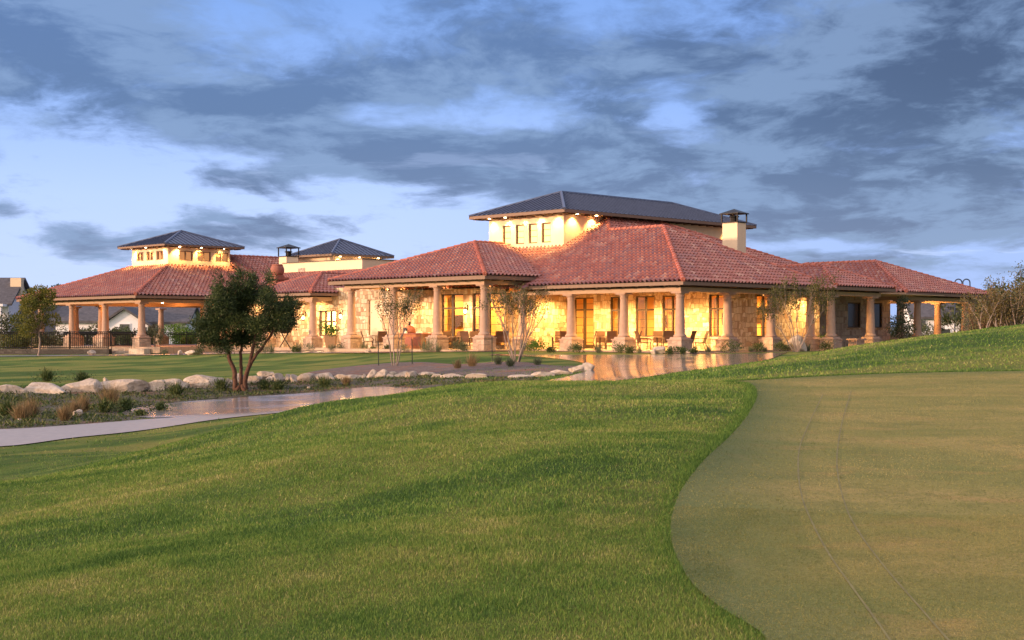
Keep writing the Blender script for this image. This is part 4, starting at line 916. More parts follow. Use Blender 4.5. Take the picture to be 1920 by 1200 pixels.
def inside(poly, X, Y):
    X = np.asarray(X); Y = np.asarray(Y); c = np.zeros(X.shape, bool); n = len(poly)
    for i in range(n):
        x1, y1 = poly[i]; x2, y2 = poly[(i+1) % n]
        cond = ((y1 > Y) != (y2 > Y)) & (X < (x2-x1)*(Y-y1)/((y2-y1) if abs(y2-y1) > 1e-9 else 1e-9)+x1)
        c ^= cond
    return c
def drape_poly(name, poly, m, off, step=.6, tint=None, kind='structure'):
    pv = [Vector((p[0], p[1])) for p in poly]; n = len(pv)
    xs = [p.x for p in pv]; ys = [p.y for p in pv]
    gx_, gy_ = np.meshgrid(np.arange(min(xs), max(xs), step), np.arange(min(ys), max(ys), step))
    gx_ = gx_.ravel(); gy_ = gy_.ravel(); k = inside([(p.x, p.y) for p in pv], gx_, gy_)
    allp = pv+[Vector((a, b)) for a, b in zip(gx_[k], gy_[k])]
    vo, eo, fo = delaunay_2d_cdt(allp, [(i, (i+1) % n) for i in range(n)], [], 1, 1e-5)[:3]
    V = np.array([(p.x, p.y) for p in vo]); Z = tz(V[:, 0], V[:, 1])+off
    F = np.array([f for f in fo if len(f) == 3], np.int64)
    V3 = np.column_stack([V, Z]); cr = np.cross(V3[F[:, 1]]-V3[F[:, 0]], V3[F[:, 2]]-V3[F[:, 0]])[:, 2]
    F[cr < 0] = F[cr < 0][:, ::-1]
    tv = None if tint is None else tint(V[:, 0], V[:, 1])
    o = mesh_obj(fast_mesh(name, V3, F, m, tv, True), name, None); o['kind'] = kind
    return o
def gp(px, py, y0=5, y1=160): p = ground(px, py, y0, y1); return (p.x, p.y)
def pY(px, Y): return (ray(px)*Y, Y)
# cart path: lower strip, the widening lobe, and the run behind the mound to the terrace
near = [pY(-700, 38), pY(-200, 34.5), pY(0, 33.4), pY(150, 35.5), pY(300, 38.2), pY(420, 40.8), pY(560, 43), pY(700, 44), pY(850, 43.6), pY(1000, 43.2), pY(1180, 42.5), pY(1300, 46), pY(1380, 52), pY(1440, 62), pY(1470, 72.5)]
far_ = [pY(1478, 76.0), pY(1400, 73.7), pY(1250, 72.9), pY(1100, 72.4), pY(1000, 72.6), pY(928, 73), pY(925, 71.5), pY(1010, 68.5), pY(1075, 63.5), pY(1103, 58), pY(1100, 53.2), pY(1060, 49.4), pY(1000, 46.8), pY(900, 46.2), pY(820, 47.6), pY(750, 51.2), pY(690, 53.2), pY(600, 52.9), pY(500, 52.2), pY(440, 51.6), pY(360, 50.6), pY(300, 49.3), pY(255, 47.6), pY(230, 45.6), pY(238, 44.2), pY(275, 43.0), pY(330, 42.8), pY(270, 42.2), pY(150, 40.2), pY(0, 38.6), pY(-200, 39), pY(-700, 42.5)]
PATH = [(p.x, p.y) for p in spline([(*p, 0) for p in near], 6)]+[(p.x, p.y) for p in spline([(*p, 0) for p in far_], 6)]
def wetness(X, Y):
    px = 960+FOC*X/Y; d = np.clip((Y-41.5)/2.5, 0, 1); e = np.clip((px-760)/150, 0, 1); return .12+.74*d*(1-e)+.88*e
drape_poly('path', PATH, M['path'], .022, .5, wetness)
fp = [pY(-60, 94.5), pY(150, 95), pY(300, 94.5), pY(480, 92), pY(620, 88.5), pY(692, 86.0), pY(693, 88.4), pY(600, 92), pY(480, 95), pY(300, 97.4), pY(200, 97.6), pY(-60, 96.8)]
drape_poly('footpath', fp, M['path'], .03, .8, lambda X, Y: np.full(X.shape, .55))
# putting green
edge = [(1960, 1400), (1560, 1290), (1425, 1190), (1345, 1140), (1292, 1090), (1262, 1030), (1258, 980), (1273, 930), (1308, 880), (1350, 838), (1390, 796), (1412, 762), (1419, 738), (1406, 722), (1372, 717)]
gpts = [gp(*e) for e in edge if e[1] < 1300]
gl_ = [(9.0, 5.0), (3.2, 6.1)]+gpts+[pY(1385, 29.4), pY(1450, 30.2), pY(1560, 31.5), pY(1700, 32.6), pY(1900, 33), pY(2150, 32.5), pY(2400, 31), (16.5, 24), (15, 16), (12, 8)]
GREEN = [(p.x, p.y) for p in spline([(*p, 0) for p in gl_], 7)]
def edge_dist(poly, X, Y):
    d = np.full(np.shape(X), 1e9); n = len(poly)
    for i in range(n):
        (x1, y1), (x2, y2) = poly[i], poly[(i+1) % n]; L2 = (x2-x1)**2+(y2-y1)**2+1e-9
        t = np.clip(((X-x1)*(x2-x1)+(Y-y1)*(y2-y1))/L2, 0, 1); d = np.minimum(d, np.hypot(X-x1-t*(x2-x1), Y-y1-t*(y2-y1)))
    return d
drape_poly('putting_green', GREEN, M['green'], .016, .3, lambda X, Y: np.clip(edge_dist(GREEN, X, Y)/1.5, 0, 1))
# two mower tracks pressed in the green
trk = MB()
for pts in ([(1543, 742), (1520, 790), (1500, 840), (1497, 890), (1505, 940), (1525, 990), (1555, 1045), (1600, 1110), (1650, 1180), (1700, 1250)], [(1596, 735), (1580, 790), (1570, 850), (1572, 900), (1588, 960), (1615, 1010), (1660, 1070), (1720, 1140), (1790, 1220)]):
    c = spline([(*gp(*p), 0) for p in pts], 8)
    for i in range(len(c)-1):
        d = (c[i+1]-c[i]).normalized(); n_ = Vector((-d.y, d.x, 0))*.011*(.6+.8*mnoise.noise(c[i]*3.0+Vector((9, 0, 0)))**2)
        q = [c[i]-n_, c[i+1]-n_, c[i+1]+n_, c[i]+n_]; q = [(p.x, p.y, gz(p.x, p.y)+.021) for p in q]
        trk.add(q, [(3, 2, 1, 0)])
_tm = plain('pressed_turf', (.18, .16, .06), .95, var=.25, scale=5)
struct(trk, 'mower_track', _tm)
# mulch island with the young trees, and the planting strip along the terrace
isl = [pY(560, 59.8), pY(650, 59.0), pY(760, 58.0), pY(850, 55.3), pY(950, 51.8), pY(1040, 51.6), pY(1098, 54.5), pY(1102, 57.6), pY(1040, 58.5), pY(985, 62.2), pY(940, 63.5), pY(860, 62.5), pY(800, 65.6), pY(740, 66.6), pY(660, 65.2), pY(590, 62.2)]
ISL = [(p.x, p.y) for p in spline([(*p, 0) for p in isl+isl[:1]], 6)][:-1]
drape_poly('mulch_bed', ISL, M['mulch'], .026, .5)
def strip(uvs): return [uv(*p) for p in uvs]
drape_poly('mulch_bed', strip([(-1.9, -2.2), (13.0, -2.6), (12.6, -3.6), (20, -3.6), (20, -1.9), (-.9, -.7), (-.9, 9.5), (-1.9, 9.5)]), M['mulch'], .03, .8)
drape_poly('mulch_bed', strip([(-5.6, 9.0), (-1.9, 9.0), (-1.9, 10.3), (-4.3, 10.3), (-4.3, 24.6), (-2.0, 24.8), (-2.0, 39), (-6.6, 39.4), (-5.2, 30), (-6.0, 22)]), M['mulch'], .03, .8)
# native bed between path and boulders
nb_ = [pY(-700, 42.6), pY(-200, 39.1), pY(0, 38.7), pY(150, 40.3), pY(270, 42.3), pY(228, 44.2), pY(222, 45.8), pY(250, 47.8), pY(300, 49.5), pY(360, 50.8), pY(440, 51.8), pY(500, 52.4), pY(600, 53.0), pY(690, 53.3), pY(750, 51.3), pY(820, 47.7), pY(900, 46.3), pY(1000, 46.9), pY(1000, 50.6), pY(900, 51.8), pY(850, 54.2), pY(800, 56.0), pY(700, 58.0), pY(600, 58.6), pY(480, 57.6), pY(300, 56.0), pY(100, 55.0), pY(-100, 54.5), pY(-700, 57)]
NBED = [(p.x, p.y) for p in spline([(*p, 0) for p in nb_+nb_[:1]], 5)][:-1]
drape_poly('planting_bed', NBED, M['soil'], .018, .5)
# mound of the turf in front is covered with real blades (one mass)
rng = np.random.default_rng(5)
def blades(n, y0, y1, h, w, seed, bend=.5):
    r_ = np.random.default_rng(seed)
    Y = np.sqrt(r_.uniform(y0*y0, y1*y1, n)); X = r_.uniform(-.52, .50, n)*Y+r_.uniform(-1.2, 1.2, n)
    px_ = 960+FOC*X/Y; crest = np.interp(px_, [-400, 0, 300, 600, 850], [18, 20, 25, 29, 60])
    k = ~inside(GREEN, X, Y) & ~inside(PATH, X, Y) & ~inside(NBED, X, Y) & ((Y < crest) | (r_.random(n) < .12))
    X, Y = X[k], Y[k]; n = len(X); Z = tz(X, Y)
    cl_ = np.clip(.5+.5*np.sin(X*2.3+1.7*np.sin(Y*1.1))*np.sin(Y*1.9+X*.7), 0, 1)*.5+.6
    H = h*r_.uniform(.4, 1.2, n)*(.40+.60*vnoise(X*2.2, Y*2.2, 9)+.55*vnoise(X*6, Y*6, 10)); a = r_.uniform(0, 2*np.pi, n); t = r_.uniform(0, 2*np.pi, n); bd = H*bend*r_.uniform(.2, 1.6, n)
    wx, wy = np.cos(a)*w*.5, np.sin(a)*w*.5
    b0 = np.stack([X-wx, Y-wy, Z], 1); b1 = np.stack([X+wx, Y+wy, Z], 1)
    mx_ = np.stack([X+np.cos(t)*bd*.35, Y+np.sin(t)*bd*.35, Z+H*.6], 1); mo = np.stack([wx*.75, wy*.75, 0*wx], 1)
    tp = np.stack([X+np.cos(t)*bd, Y+np.sin(t)*bd, Z+H], 1)
    V = np.stack([b0, b1, mx_-mo, mx_+mo, tp], 1).reshape(-1, 3); b = np.arange(n)*5
    F = np.concatenate([np.stack([b, b+1, b+3], 1), np.stack([b, b+3, b+2], 1), np.stack([b+2, b+3, b+4], 1)])
    pat = turf(X, Y)
    tint = np.clip(r_.normal(.34, .14, n)+.55*(pat-.5)-.22*(vnoise(X*6, Y*6, 10)-.5)+.30*(vnoise(X*3.1, Y*3.1, 14)-.5)+.45*(r_.random(n) < .045), 0, 1)
    return V, F, np.repeat(tint, 5)
def fringe(n, seed):                     # the taller uncut lip round the green
    r_ = np.random.default_rng(seed); g = np.array(GREEN+GREEN[:1]); seg = np.hypot(*np.diff(g, axis=0).T); cs = np.concatenate([[0], np.cumsum(seg)])
    t = r_.uniform(0, cs[-1], n); i = np.clip(np.searchsorted(cs, t)-1, 0, len(seg)-1); f = ((t-cs[i])/seg[i])[:, None]; p = g[i]*(1-f)+g[i+1]*f
    p = p+r_.normal(0, .09, (n, 2)); return p[~inside(GREEN, p[:, 0], p[:, 1])]
parts = [blades(380000, 6.2, 11.5, .027, .0040, 1), blades(250000, 11.5, 19, .030, .0065, 2), blades(170000, 19, 31, .035, .012, 3), blades(80000, 31, 58, .05, .028, 4)]
FR = fringe(60000, 8); rf_ = np.random.default_rng(8); nF = len(FR); Zf = tz(FR[:, 0], FR[:, 1]); Wf = np.clip(.0005*FR[:, 1], .004, .016); Hf = rf_.uniform(.03, .062, nF)
a_ = rf_.uniform(0, 2*np.pi, nF); wx, wy = np.cos(a_)*Wf*.5, np.sin(a_)*Wf*.5; bx_, by_ = rf_.normal(0, .018, (2, nF))
Vf = np.stack([np.stack([FR[:, 0]-wx, FR[:, 1]-wy, Zf], 1), np.stack([FR[:, 0]+wx, FR[:, 1]+wy, Zf], 1), np.stack([FR[:, 0]+bx_, FR[:, 1]+by_, Zf+Hf], 1)], 1).reshape(-1, 3)
parts.append((Vf, np.arange(nF*3).reshape(-1, 3), np.repeat(np.clip(rf_.normal(.16, .12, nF), 0, 1), 3)))  # lip tinted darker: shade at the green's edge put into the blade colour
def green_nap(n, y0, y1, h, w, seed):
    r_ = np.random.default_rng(seed); Y = np.sqrt(r_.uniform(y0*y0, y1*y1, n)); X = r_.uniform(.02, .46, n)*Y
    k = inside(GREEN, X, Y); X, Y = X[k], Y[k]; n = len(X); Z = tz(X, Y)+.015; a = r_.uniform(0, 6.283, n); wx, wy = np.cos(a)*w*.5, np.sin(a)*w*.5; H = h*r_.uniform(.4, 1.2, n); b = r_.normal(0, .006, (2, n))
    V = np.stack([np.stack([X-wx, Y-wy, Z], 1), np.stack([X+wx, Y+wy, Z], 1), np.stack([X+b[0], Y+b[1], Z+H], 1)], 1).reshape(-1, 3)
    t = np.clip(r_.normal(.42, .16, n)+.5*(turf(X*2.2, Y*2.2)-.5)-.25*(edge_dist(GREEN, X, Y) < 1.0), 0, 1); return V, np.arange(n*3).reshape(-1, 3), np.repeat(t, 3)
gp_ = [green_nap(260000, 6.2, 12, .008, .0045, 21), green_nap(200000, 12, 33, .009, .011, 22)]
gn = mesh_obj(fast_mesh('green_grass', np.concatenate([g[0] for g in gp_]), np.concatenate([gp_[0][1], gp_[1][1]+len(gp_[0][0])]), M['turf2'], np.concatenate([g[2] for g in gp_])), 'green_grass', None)
tag(gn, 'closely mown nap of the putting green', 'grass', None, 'stuff')
VV, FF, TT, bse = [], [], [], 0
for V, F, t in parts: VV.append(V); FF.append(F+bse); TT.append(t); bse += len(V)
gb = mesh_obj(fast_mesh('grass', np.concatenate(VV), np.concatenate(FF), M['blade'], np.concatenate(TT)), 'grass', None)
tag(gb, 'short rough turf blades covering the mound around the putting green', 'grass', None, 'stuff')
# ================================================================== plants
def leaf_quads(C, D, L, W, rs):          # leaves at C pointing along D
    n = len(C); D = D/np.maximum(np.linalg.norm(D, axis=1, keepdims=True), 1e-6)
    r_ = rs.normal(size=(n, 3)); S_ = np.cross(D, r_); S_ /= np.maximum(np.linalg.norm(S_, axis=1, keepdims=True), 1e-6)
    L = np.asarray(L).reshape(-1, 1); W = np.asarray(W).reshape(-1, 1)
    V = np.stack([C, C+D*L*.45+S_*W*.5, C+D*L, C+D*L*.45-S_*W*.5], 1).reshape(-1, 3)
    b = np.arange(n)*4; return V, np.stack([b, b+1, b+2, b+3], 1)
def leaves(name, C, D, L, W, m, parent, rs, tint=None, sd_=.2):
    n = len(C); L = L*rs.uniform(.65, 1.25, n); W = W*rs.uniform(.7, 1.2, n)
    V, F = leaf_quads(C, D, L, W, rs)
    t = np.clip((tint if tint is not None else np.full(n, .5))+rs.normal(0, sd_, n), 0, 1)
    off = np.array(root_off(parent)) if parent is not None else 0
    return mesh_obj(fast_mesh(name, V-off, F, M[m], np.repeat(t, 4)), name, None, parent)
def blobs_cloud(blobs, n, rs, shell=.55):
    vol = np.array([b[3]*b[4]*b[5] for b in blobs])**.8; idx = rs.choice(len(blobs), n, p=vol/vol.sum()); B = np.array(blobs)[idx]
    d = rs.normal(size=(n, 3)); d /= np.linalg.norm(d, axis=1, keepdims=True); r_ = rs.uniform(shell**3, 1, n)**(1/3)*rs.uniform(.8, 1.12, n)
    return B[:, :3]+d*B[:, 3:6]*r_[:, None], d, idx
def limb_pts(p, q, sag, rs, n=6):
    p, q = np.array(p, float), np.array(q, float); out_ = []
    w = rs.normal(0, 1, 3)*np.linalg.norm(q-p)*.05
    for i in range(n+1):
        t = i/n; out_.append(tuple(p+(q-p)*t+w*math.sin(math.pi*t)+np.array([0, 0, sag])*math.sin(math.pi*t)+rs.normal(0, .006, 3)*(0 < i < n)))
    return out_
def tree(name, label, base, trunk_h, r0, blobs, nleaf, L, W, leafm, bark, seed, cat='tree', group=None, limbs=True, up=.25, trunk_name='trunk', lean=(0, 0), shell=.5):
    # blobs are relative to the base
    rs = np.random.default_rng(seed); o = empty(name, base, 0, label, cat, group); bx, by, bz = base
    ab = [(bx+b[0], by+b[1], bz+b[2], b[3], b[4], b[5]) for b in blobs]
    mb = MB(); top = (bx+lean[0], by+lean[1], bz+trunk_h)
    mb.tube([(bx, by, bz-.15)]+limb_pts((bx, by, bz+.02), top, 0, rs), [r0*1.35]+[r0*(1.1-.45*i/6) for i in range(7)], 7)
    if limbs:
        for b in ab: mb.tube(limb_pts((top[0], top[1], top[2]-.12*trunk_h*rs.random()), (b[0], b[1], b[2]), -.03, rs, 4), [r0*.5, r0*.42, r0*.34, r0*.24, r0*.12], 5)
    mb.build(trunk_name, M[bark], o, True)
    C, D, idx = blobs_cloud(ab, nleaf, rs, shell); D = D+rs.normal(0, .6, D.shape); D[:, 2] += up
    bt = rs.uniform(.3, .65, len(blobs))[idx]
    leaves('crown', C, D, L, W, leafm, o, rs, bt); return o
def rblobs(n, rx, ry, zlo, zhi, r, rs, flat=.8):
    out_ = []
    for i in range(n):
        t = rs.random(); z_ = zlo+(zhi-zlo)*t; a = rs.uniform(0, 2*np.pi); k = math.sqrt(rs.random())*(1-.55*abs(2*t-.8)); rr = r*rs.uniform(.6, 1.15)
        out_.append((rx*k*math.cos(a), ry*k*math.sin(a), z_, rr, rr, rr*flat))
    return out_
# ---- the dark juniper by the path
def juniper():
    rs = np.random.default_rng(11); Y = 54.3; b = Vector((ray(450)*Y, Y, gz(ray(450)*Y, Y)))
    o = empty('juniper_tree', b, 0, 'dark dense juniper with four leaning reddish trunks beside the wet path', 'tree')
    K = Y/FOC; P_ = lambda px, py, dy=0: (ray(px)*(Y+dy), Y+dy, EYE-(py-HOR)/FOC*(Y+dy))
    br = MB()
    def T(pts, r0, r1, wob=.02):
        sp = spline(pts, 5); n = len(sp)
        sp = [p+Vector(rs.normal(0, wob*.6, 3)) if 0 < i < n-1 else p for i, p in enumerate(sp)]
        br.tube(sp, [r0+(r1-r0)*i/(n-1) for i in range(n)], 8)
    bz = b.z-.12
    T([(b.x-.18, b.y, bz), P_(440, 700), P_(430, 668, .1), P_(424, 632, .2), P_(415, 590, .3)], .10, .045)
    T([(b.x+.0, b.y+.1, bz), P_(452, 705, .25), P_(451, 668, .3), P_(453, 630, .3), P_(447, 560, .3)], .075, .04)
    T([(b.x+.16, b.y, bz), P_(461, 706), P_(470, 675, -.1), P_(476, 645, -.15), P_(488, 590, 0)], .10, .04)
    T([P_(466, 690, -.02), P_(478, 668, -.15), P_(497, 645, -.25), P_(512, 622, -.3), P_(530, 595, -.3)], .07, .03)
    T([P_(424, 632, .2), P_(408, 608, .4), P_(392, 590, .6)], .05, .02); T([P_(453, 600, .3), P_(462, 560, .6), P_(470, 530, .6)], .05, .02)
    T([P_(488, 600, 0), P_(500, 575, .4), P_(512, 555, .6)], .05, .02); T([P_(415, 600, .3), P_(425, 570, -.4), P_(440, 545, -.5)], .045, .02)
    rb_ = MB(); rb_.tube([(b.x-.28, b.y-.1, bz), (b.x-.06, b.y-.04, bz+.22), (b.x+.02, b.y, bz+.34)], [.11, .09, .07], 8); rb_.tube([(b.x+.3, b.y-.08, bz), (b.x+.12, b.y-.03, bz+.24), (b.x+.05, b.y, bz+.36)], [.11, .09, .07], 8)
    br.v += []; 
    k = len(br.v); br.v += rb_.v; br.f += [tuple(i+k for i in f) for f in rb_.f]
    br.build('trunk', M['bark_red'], o, True)
    out_ = [(412, 572, 30, 26), (395, 600, 26, 22), (388, 628, 20, 14), (402, 640, 22, 13), (425, 560, 30, 24), (440, 600, 34, 28), (455, 548, 28, 26), (450, 520, 10, 14), (446, 575, 30, 30),
            (478, 558, 26, 22), (476, 530, 9, 12), (505, 530, 9, 12), (502, 552, 22, 18), (498, 585, 34, 28), (525, 580, 26, 20), (536, 600, 24, 17), (545, 575, 18, 13), (520, 612, 24, 16), (480, 615, 32, 24),
            (445, 632, 28, 16), (465, 636, 24, 14), (555, 592, 10, 8), (412, 612, 30, 24), (378, 612, 12, 10), (408, 545, 16, 10), (490, 640, 14, 8), (376, 640, 10, 6), (432, 650, 14, 6)]
    bl = []
    for px, py, rx, ry in out_:
        for k_ in range(3):
            dy = rs.uniform(-1.0, 1.0); c = P_(px+rs.normal(0, rx*.30), py+rs.normal(0, ry*.28), dy)
            bl.append((*c, rx*K*.55, rx*K*.55, ry*K*.52))
    for k_ in range(130):                     # feathery shoots standing out of the crown
        b_ = bl[rs.integers(len(bl))]; a = rs.uniform(0, 2*np.pi); e = rs.uniform(-.1, 1.3); rr = rs.uniform(.95, 1.35)
        c = np.array(b_[:3])+np.array([math.cos(a)*math.cos(e)*b_[3], math.sin(a)*math.cos(e)*b_[3], math.sin(e)*b_[5]])*rr; bl.append((*c, .10, .10, .20))
    C, D, idx = blobs_cloud(bl, 46000, rs, .2); C += rs.normal(0, .085, C.shape); D = D*.8+rs.normal(0, .45, D.shape); D[:, 2] += .35
    leaves('crown', C, D, .13, .032, 'l_juniper', o, rs, rs.uniform(.25, .6, len(bl))[idx], .16)
juniper()
# ---- crape myrtles: bare pale stems fanning up to thin foliage
def myrtle(label, px, Y, stems, height, spread, nleaf, seed, tilt=.3, leafm='l_myrtle', leafL=.085, z=None, group='young crape myrtles'):
    rs = np.random.default_rng(seed); X = ray(px)*Y; b = Vector((X, Y, gz(X, Y) if z is None else z))
    o = empty('crape_myrtle', b, 0, label, 'tree', group); mb = MB(); tips = []
    def grow(p, d, L, r, lev):
        pts = [Vector(p)]; d = Vector(d).normalized(); n = 4
        for i in range(n):
            d = (d+Vector(rs.normal(0, .07, 3))+Vector((0, 0, .06))).normalized(); pts.append(pts[-1]+d*L/n)
        mb.tube(pts, [r*(1-.09*i) for i in range(n+1)], 5 if lev else 7, False)
        for i in range(1, n+1):
            if lev >= 2: tips.append((pts[i], d))
        if lev < 3:
            for k in range(2 if rs.random() < .55 else 3):
                a = rs.uniform(0, 2*np.pi); t = rs.uniform(.22, .52)
                q = Vector((math.cos(a), math.sin(a), 0)); q = (q-d*q.dot(d)).normalized()
                grow(pts[-1], d*math.cos(t)+q*math.sin(t), L*rs.uniform(.55, .8), r*.62, lev+1)
            if lev == 1 and rs.random() < .6: tips.append((pts[2], d))
    for k in range(stems):
        a = 2*np.pi*(k+rs.uniform(-.25, .25))/stems+.4; t = tilt*rs.uniform(.5, 1.2)
        grow(b+Vector((.10*math.cos(a), .10*math.sin(a), -.06)), (math.sin(t)*math.cos(a)*spread, math.sin(t)*math.sin(a)*spread*.8, math.cos(t)), height*.40*rs.uniform(.85, 1.1), .034*rs.uniform(.8, 1.15), 0)
    zs = [v[2] for v in mb.v]; k = height/(max(zs)-b.z)
    sc = lambda p: Vector((b.x+(p[0]-b.x)*min(k, 1.12), b.y+(p[1]-b.y)*min(k, 1.12), b.z+(p[2]-b.z)*k))
    mb.v = [tuple(sc(v)) for v in mb.v]; mb.build('stem', M['bark_pale'], o, True)
    T_ = np.array([tuple(sc(p)) for p, d in tips]); i = rs.integers(0, len(T_), nleaf)
    C = T_[i]+rs.normal(0, .10, (nleaf, 3)); D = rs.normal(0, 1, (nleaf, 3)); D[:, 2] += .1
    leaves('crown', C, D, leafL, leafL*.5, leafm, o, rs, rs.uniform(.2, .75, len(T_))[i], .2); return o
myrtle('three stemmed young crape myrtle with sparse leaves between two green stakes', 740, 63.8, 4, 3.6, 1.15, 2000, 25, .46)
myrtle('many stemmed bushy crape myrtle on the reddish mulch island tip', 968, 62.6, 9, 3.3, 1.0, 3300, 22, .40)
myrtle('fan shaped crape myrtle in front of the right colonnade', 1493, 77.2, 8, 4.1, 1.25, 4200, 23, .46, leafL=.11)
# ---- further named trees
def base_at(px, Y, z=None): X = ray(px)*Y; return (X, Y, gz(X, Y) if z is None else z)
rs = np.random.default_rng(31)
tree('young_oak', 'young yellow green oak with pale slim trunk before the black iron fence', base_at(72, 97.2), 1.7, .07, rblobs(22, 1.5, 1.5, 1.5, 4.2, .60, rs), 7500, .13, .085, 'l_oak', 'bark_pale', 32)
tree('slim_tree', 'thin dark leafed young tree at the corner of the grey stone wall', base_at(1690, 88.5, 0), 1.4, .05, rblobs(11, .75, .75, .7, 3.0, .42, rs), 1900, .12, .06, 'l_dark', 'bark', 33)
wo = tree('weeping_tree', 'small drooping grey green tree beside the pavilion corner pillar', base_at(291, 103.0), 1.6, .045, [(-.1, 0, 1.75, .42, .42, .3), (.25, 0, 1.5, .36, .36, .5), (-.35, .1, 1.3, .3, .3, .55), (.1, -.1, 1.1, .42, .42, .5)], 1500, .17, .035, 'l_sage', 'bark_pale', 34, up=-1.3)
# right-hand thicket on the mound
def thicket(name, label, px, Y, h, sp, n, nl, leafm, bark, seed, L=.10, cat='shrub', tilt=.35):
    rs = np.random.default_rng(seed); b = Vector(base_at(px, Y)); o = empty(name, b, 0, label, cat); mb = MB(); tips = []
    for k in range(n):
        a = rs.uniform(0, 2*np.pi); t = tilt*rs.uniform(.2, 1.3); p = b+Vector((rs.normal(0, sp*.22), rs.normal(0, sp*.2), -.05)); d = Vector((math.sin(t)*math.cos(a), math.sin(t)*math.sin(a), math.cos(t))); H = h*rs.uniform(.55, 1.05)
        pts = [p]
        for i in range(6): d = (d+Vector(rs.normal(0, .09, 3))).normalized(); pts.append(pts[-1]+d*H/6)
        mb.tube(pts, [.026-.0035*i for i in range(7)], 4, False); tips += pts[2:]
        for i in (2, 3, 4, 5):
            if rs.random() < .75:
                e = (d+Vector(rs.normal(0, .5, 3))).normalized(); q = [pts[i], pts[i]+e*H*.12, pts[i]+e*H*.22+Vector((0, 0, .04))]; mb.tube(q, [.011, .008, .004], 4, False); tips += q[1:]
    mb.build('stem', M[bark], o, True); T_ = np.array([tuple(p) for p in tips]); i = rs.integers(0, len(T_), nl)
    leaves('foliage', T_[i]+rs.normal(0, .12, (nl, 3)), rs.normal(0, 1, (nl, 3)), L, L*.45, leafm, o, rs, rs.uniform(.2, .8, len(T_))[i], .2); return o
thicket('rust_shrub', 'rust coloured twiggy shrub on the mound at the right edge', 1890, 57, 1.8, 2.0, 36, 5600, 'l_rust', 'bark_pale', 41)
thicket('rust_shrub', 'low orange brown brush at the foot of the right porch pillars', 1846, 59, 1.2, 1.4, 26, 900, 'l_rust', 'bark_red', 42)
thicket('airy_tree', 'tall airy grey green sapling rising above the rust coloured shrub', 1910, 60, 2.9, 1.0, 8, 2600, 'l_olive', 'bark', 43, .10, 'tree', .28)
thicket('airy_tree', 'leaning thin sapling left of the rust coloured shrub', 1866, 61, 2.6, .6, 4, 300, 'l_olive', 'bark', 44, .10, 'tree', .34)
thicket('olive_shrub', 'olive green shrub beneath the lamp hoops on the right', 1832, 66, 1.7, 1.6, 18, 1500, 'l_olive', 'bark', 45)
# ---- low shrubs along the terrace
_shr = {}
def shrub(kind, label, px, py, Y, h, group='shrubs along the terrace edge', z=None):
    spec = {'sage': ('l_sage', 320, .16, .022), 'round': ('l_olive', 420, .09, .045), 'dark': ('l_weed', 380, .10, .05), 'spiky': ('l_sage', 120, .42, .022), 'green': ('l_hedge', 420, .11, .07), 'straw': ('l_straw', 520, .55, .012), 'weed': ('l_weed', 300, .22, .03), 'tuft': ('l_straw' if 'golden' in label or 'dry' in label else 'l_sage', 240, .4, .018)}[kind]
    lm, n, L, W = spec; rs = np.random.default_rng(abs(hash(label)) % 99991 if False else sum(map(ord, label)))
    b = Vector(base_at(px, Y)); 
    if z is not None: b.z = z
    if kind in ('straw', 'spiky', 'weed', 'tuft'):
        C = np.array(b)+np.column_stack([rs.normal(0, .12*h, n), rs.normal(0, .12*h, n), np.zeros(n)]); D = rs.normal(0, .26, (n, 3)); D[:, 2] = 1
        D[:, :2] *= rs.uniform(.6, 2.0, (n, 1)); V, F = leaf_quads(C, D, h*rs.beta(2.2, 1.8, n)*1.25, np.full(n, W), rs)
        if kind == 'weed':
            C2 = np.array(b)+rs.normal(0, 1, (n, 3))*np.array([.62*h, .5*h, .24*h])+np.array([0, 0, .3*h]); V2, F2 = leaf_quads(C2, rs.normal(0, 1, (n, 3)), np.full(n, .09), np.full(n, .035), rs); F = np.concatenate([F, F2+len(V)]); V = np.concatenate([V, V2])
    else:
        bl = [(b.x+rs.normal(0, .22*h), b.y+rs.normal(0, .22*h), b.z+h*rs.uniform(.2, .62), .34*h*rs.uniform(.6, 1.1), .34*h, .36*h*rs.uniform(.5, 1.1)) for _ in range(6)]
        C, D, _ = blobs_cloud(bl, n, rs, .1); C += rs.normal(0, .09*h, C.shape); D = D+rs.normal(0, .4, D.shape); D[:, 2] += .5; V, F = leaf_quads(C, D, L*rs.uniform(.6, 1.2, n), np.full(n, W), rs)
    t = np.clip(np.repeat(rs.normal(.5, .2, len(V)//4), 4), 0, 1)
    me = fast_mesh('shrub', V-np.array(b), F, M[lm], t)
    o = mesh_obj(me, 'ornamental_grass' if kind == 'straw' else 'shrub', None, None, b); tag(o, label, 'grass clump' if kind == 'straw' else 'shrub', group); return o
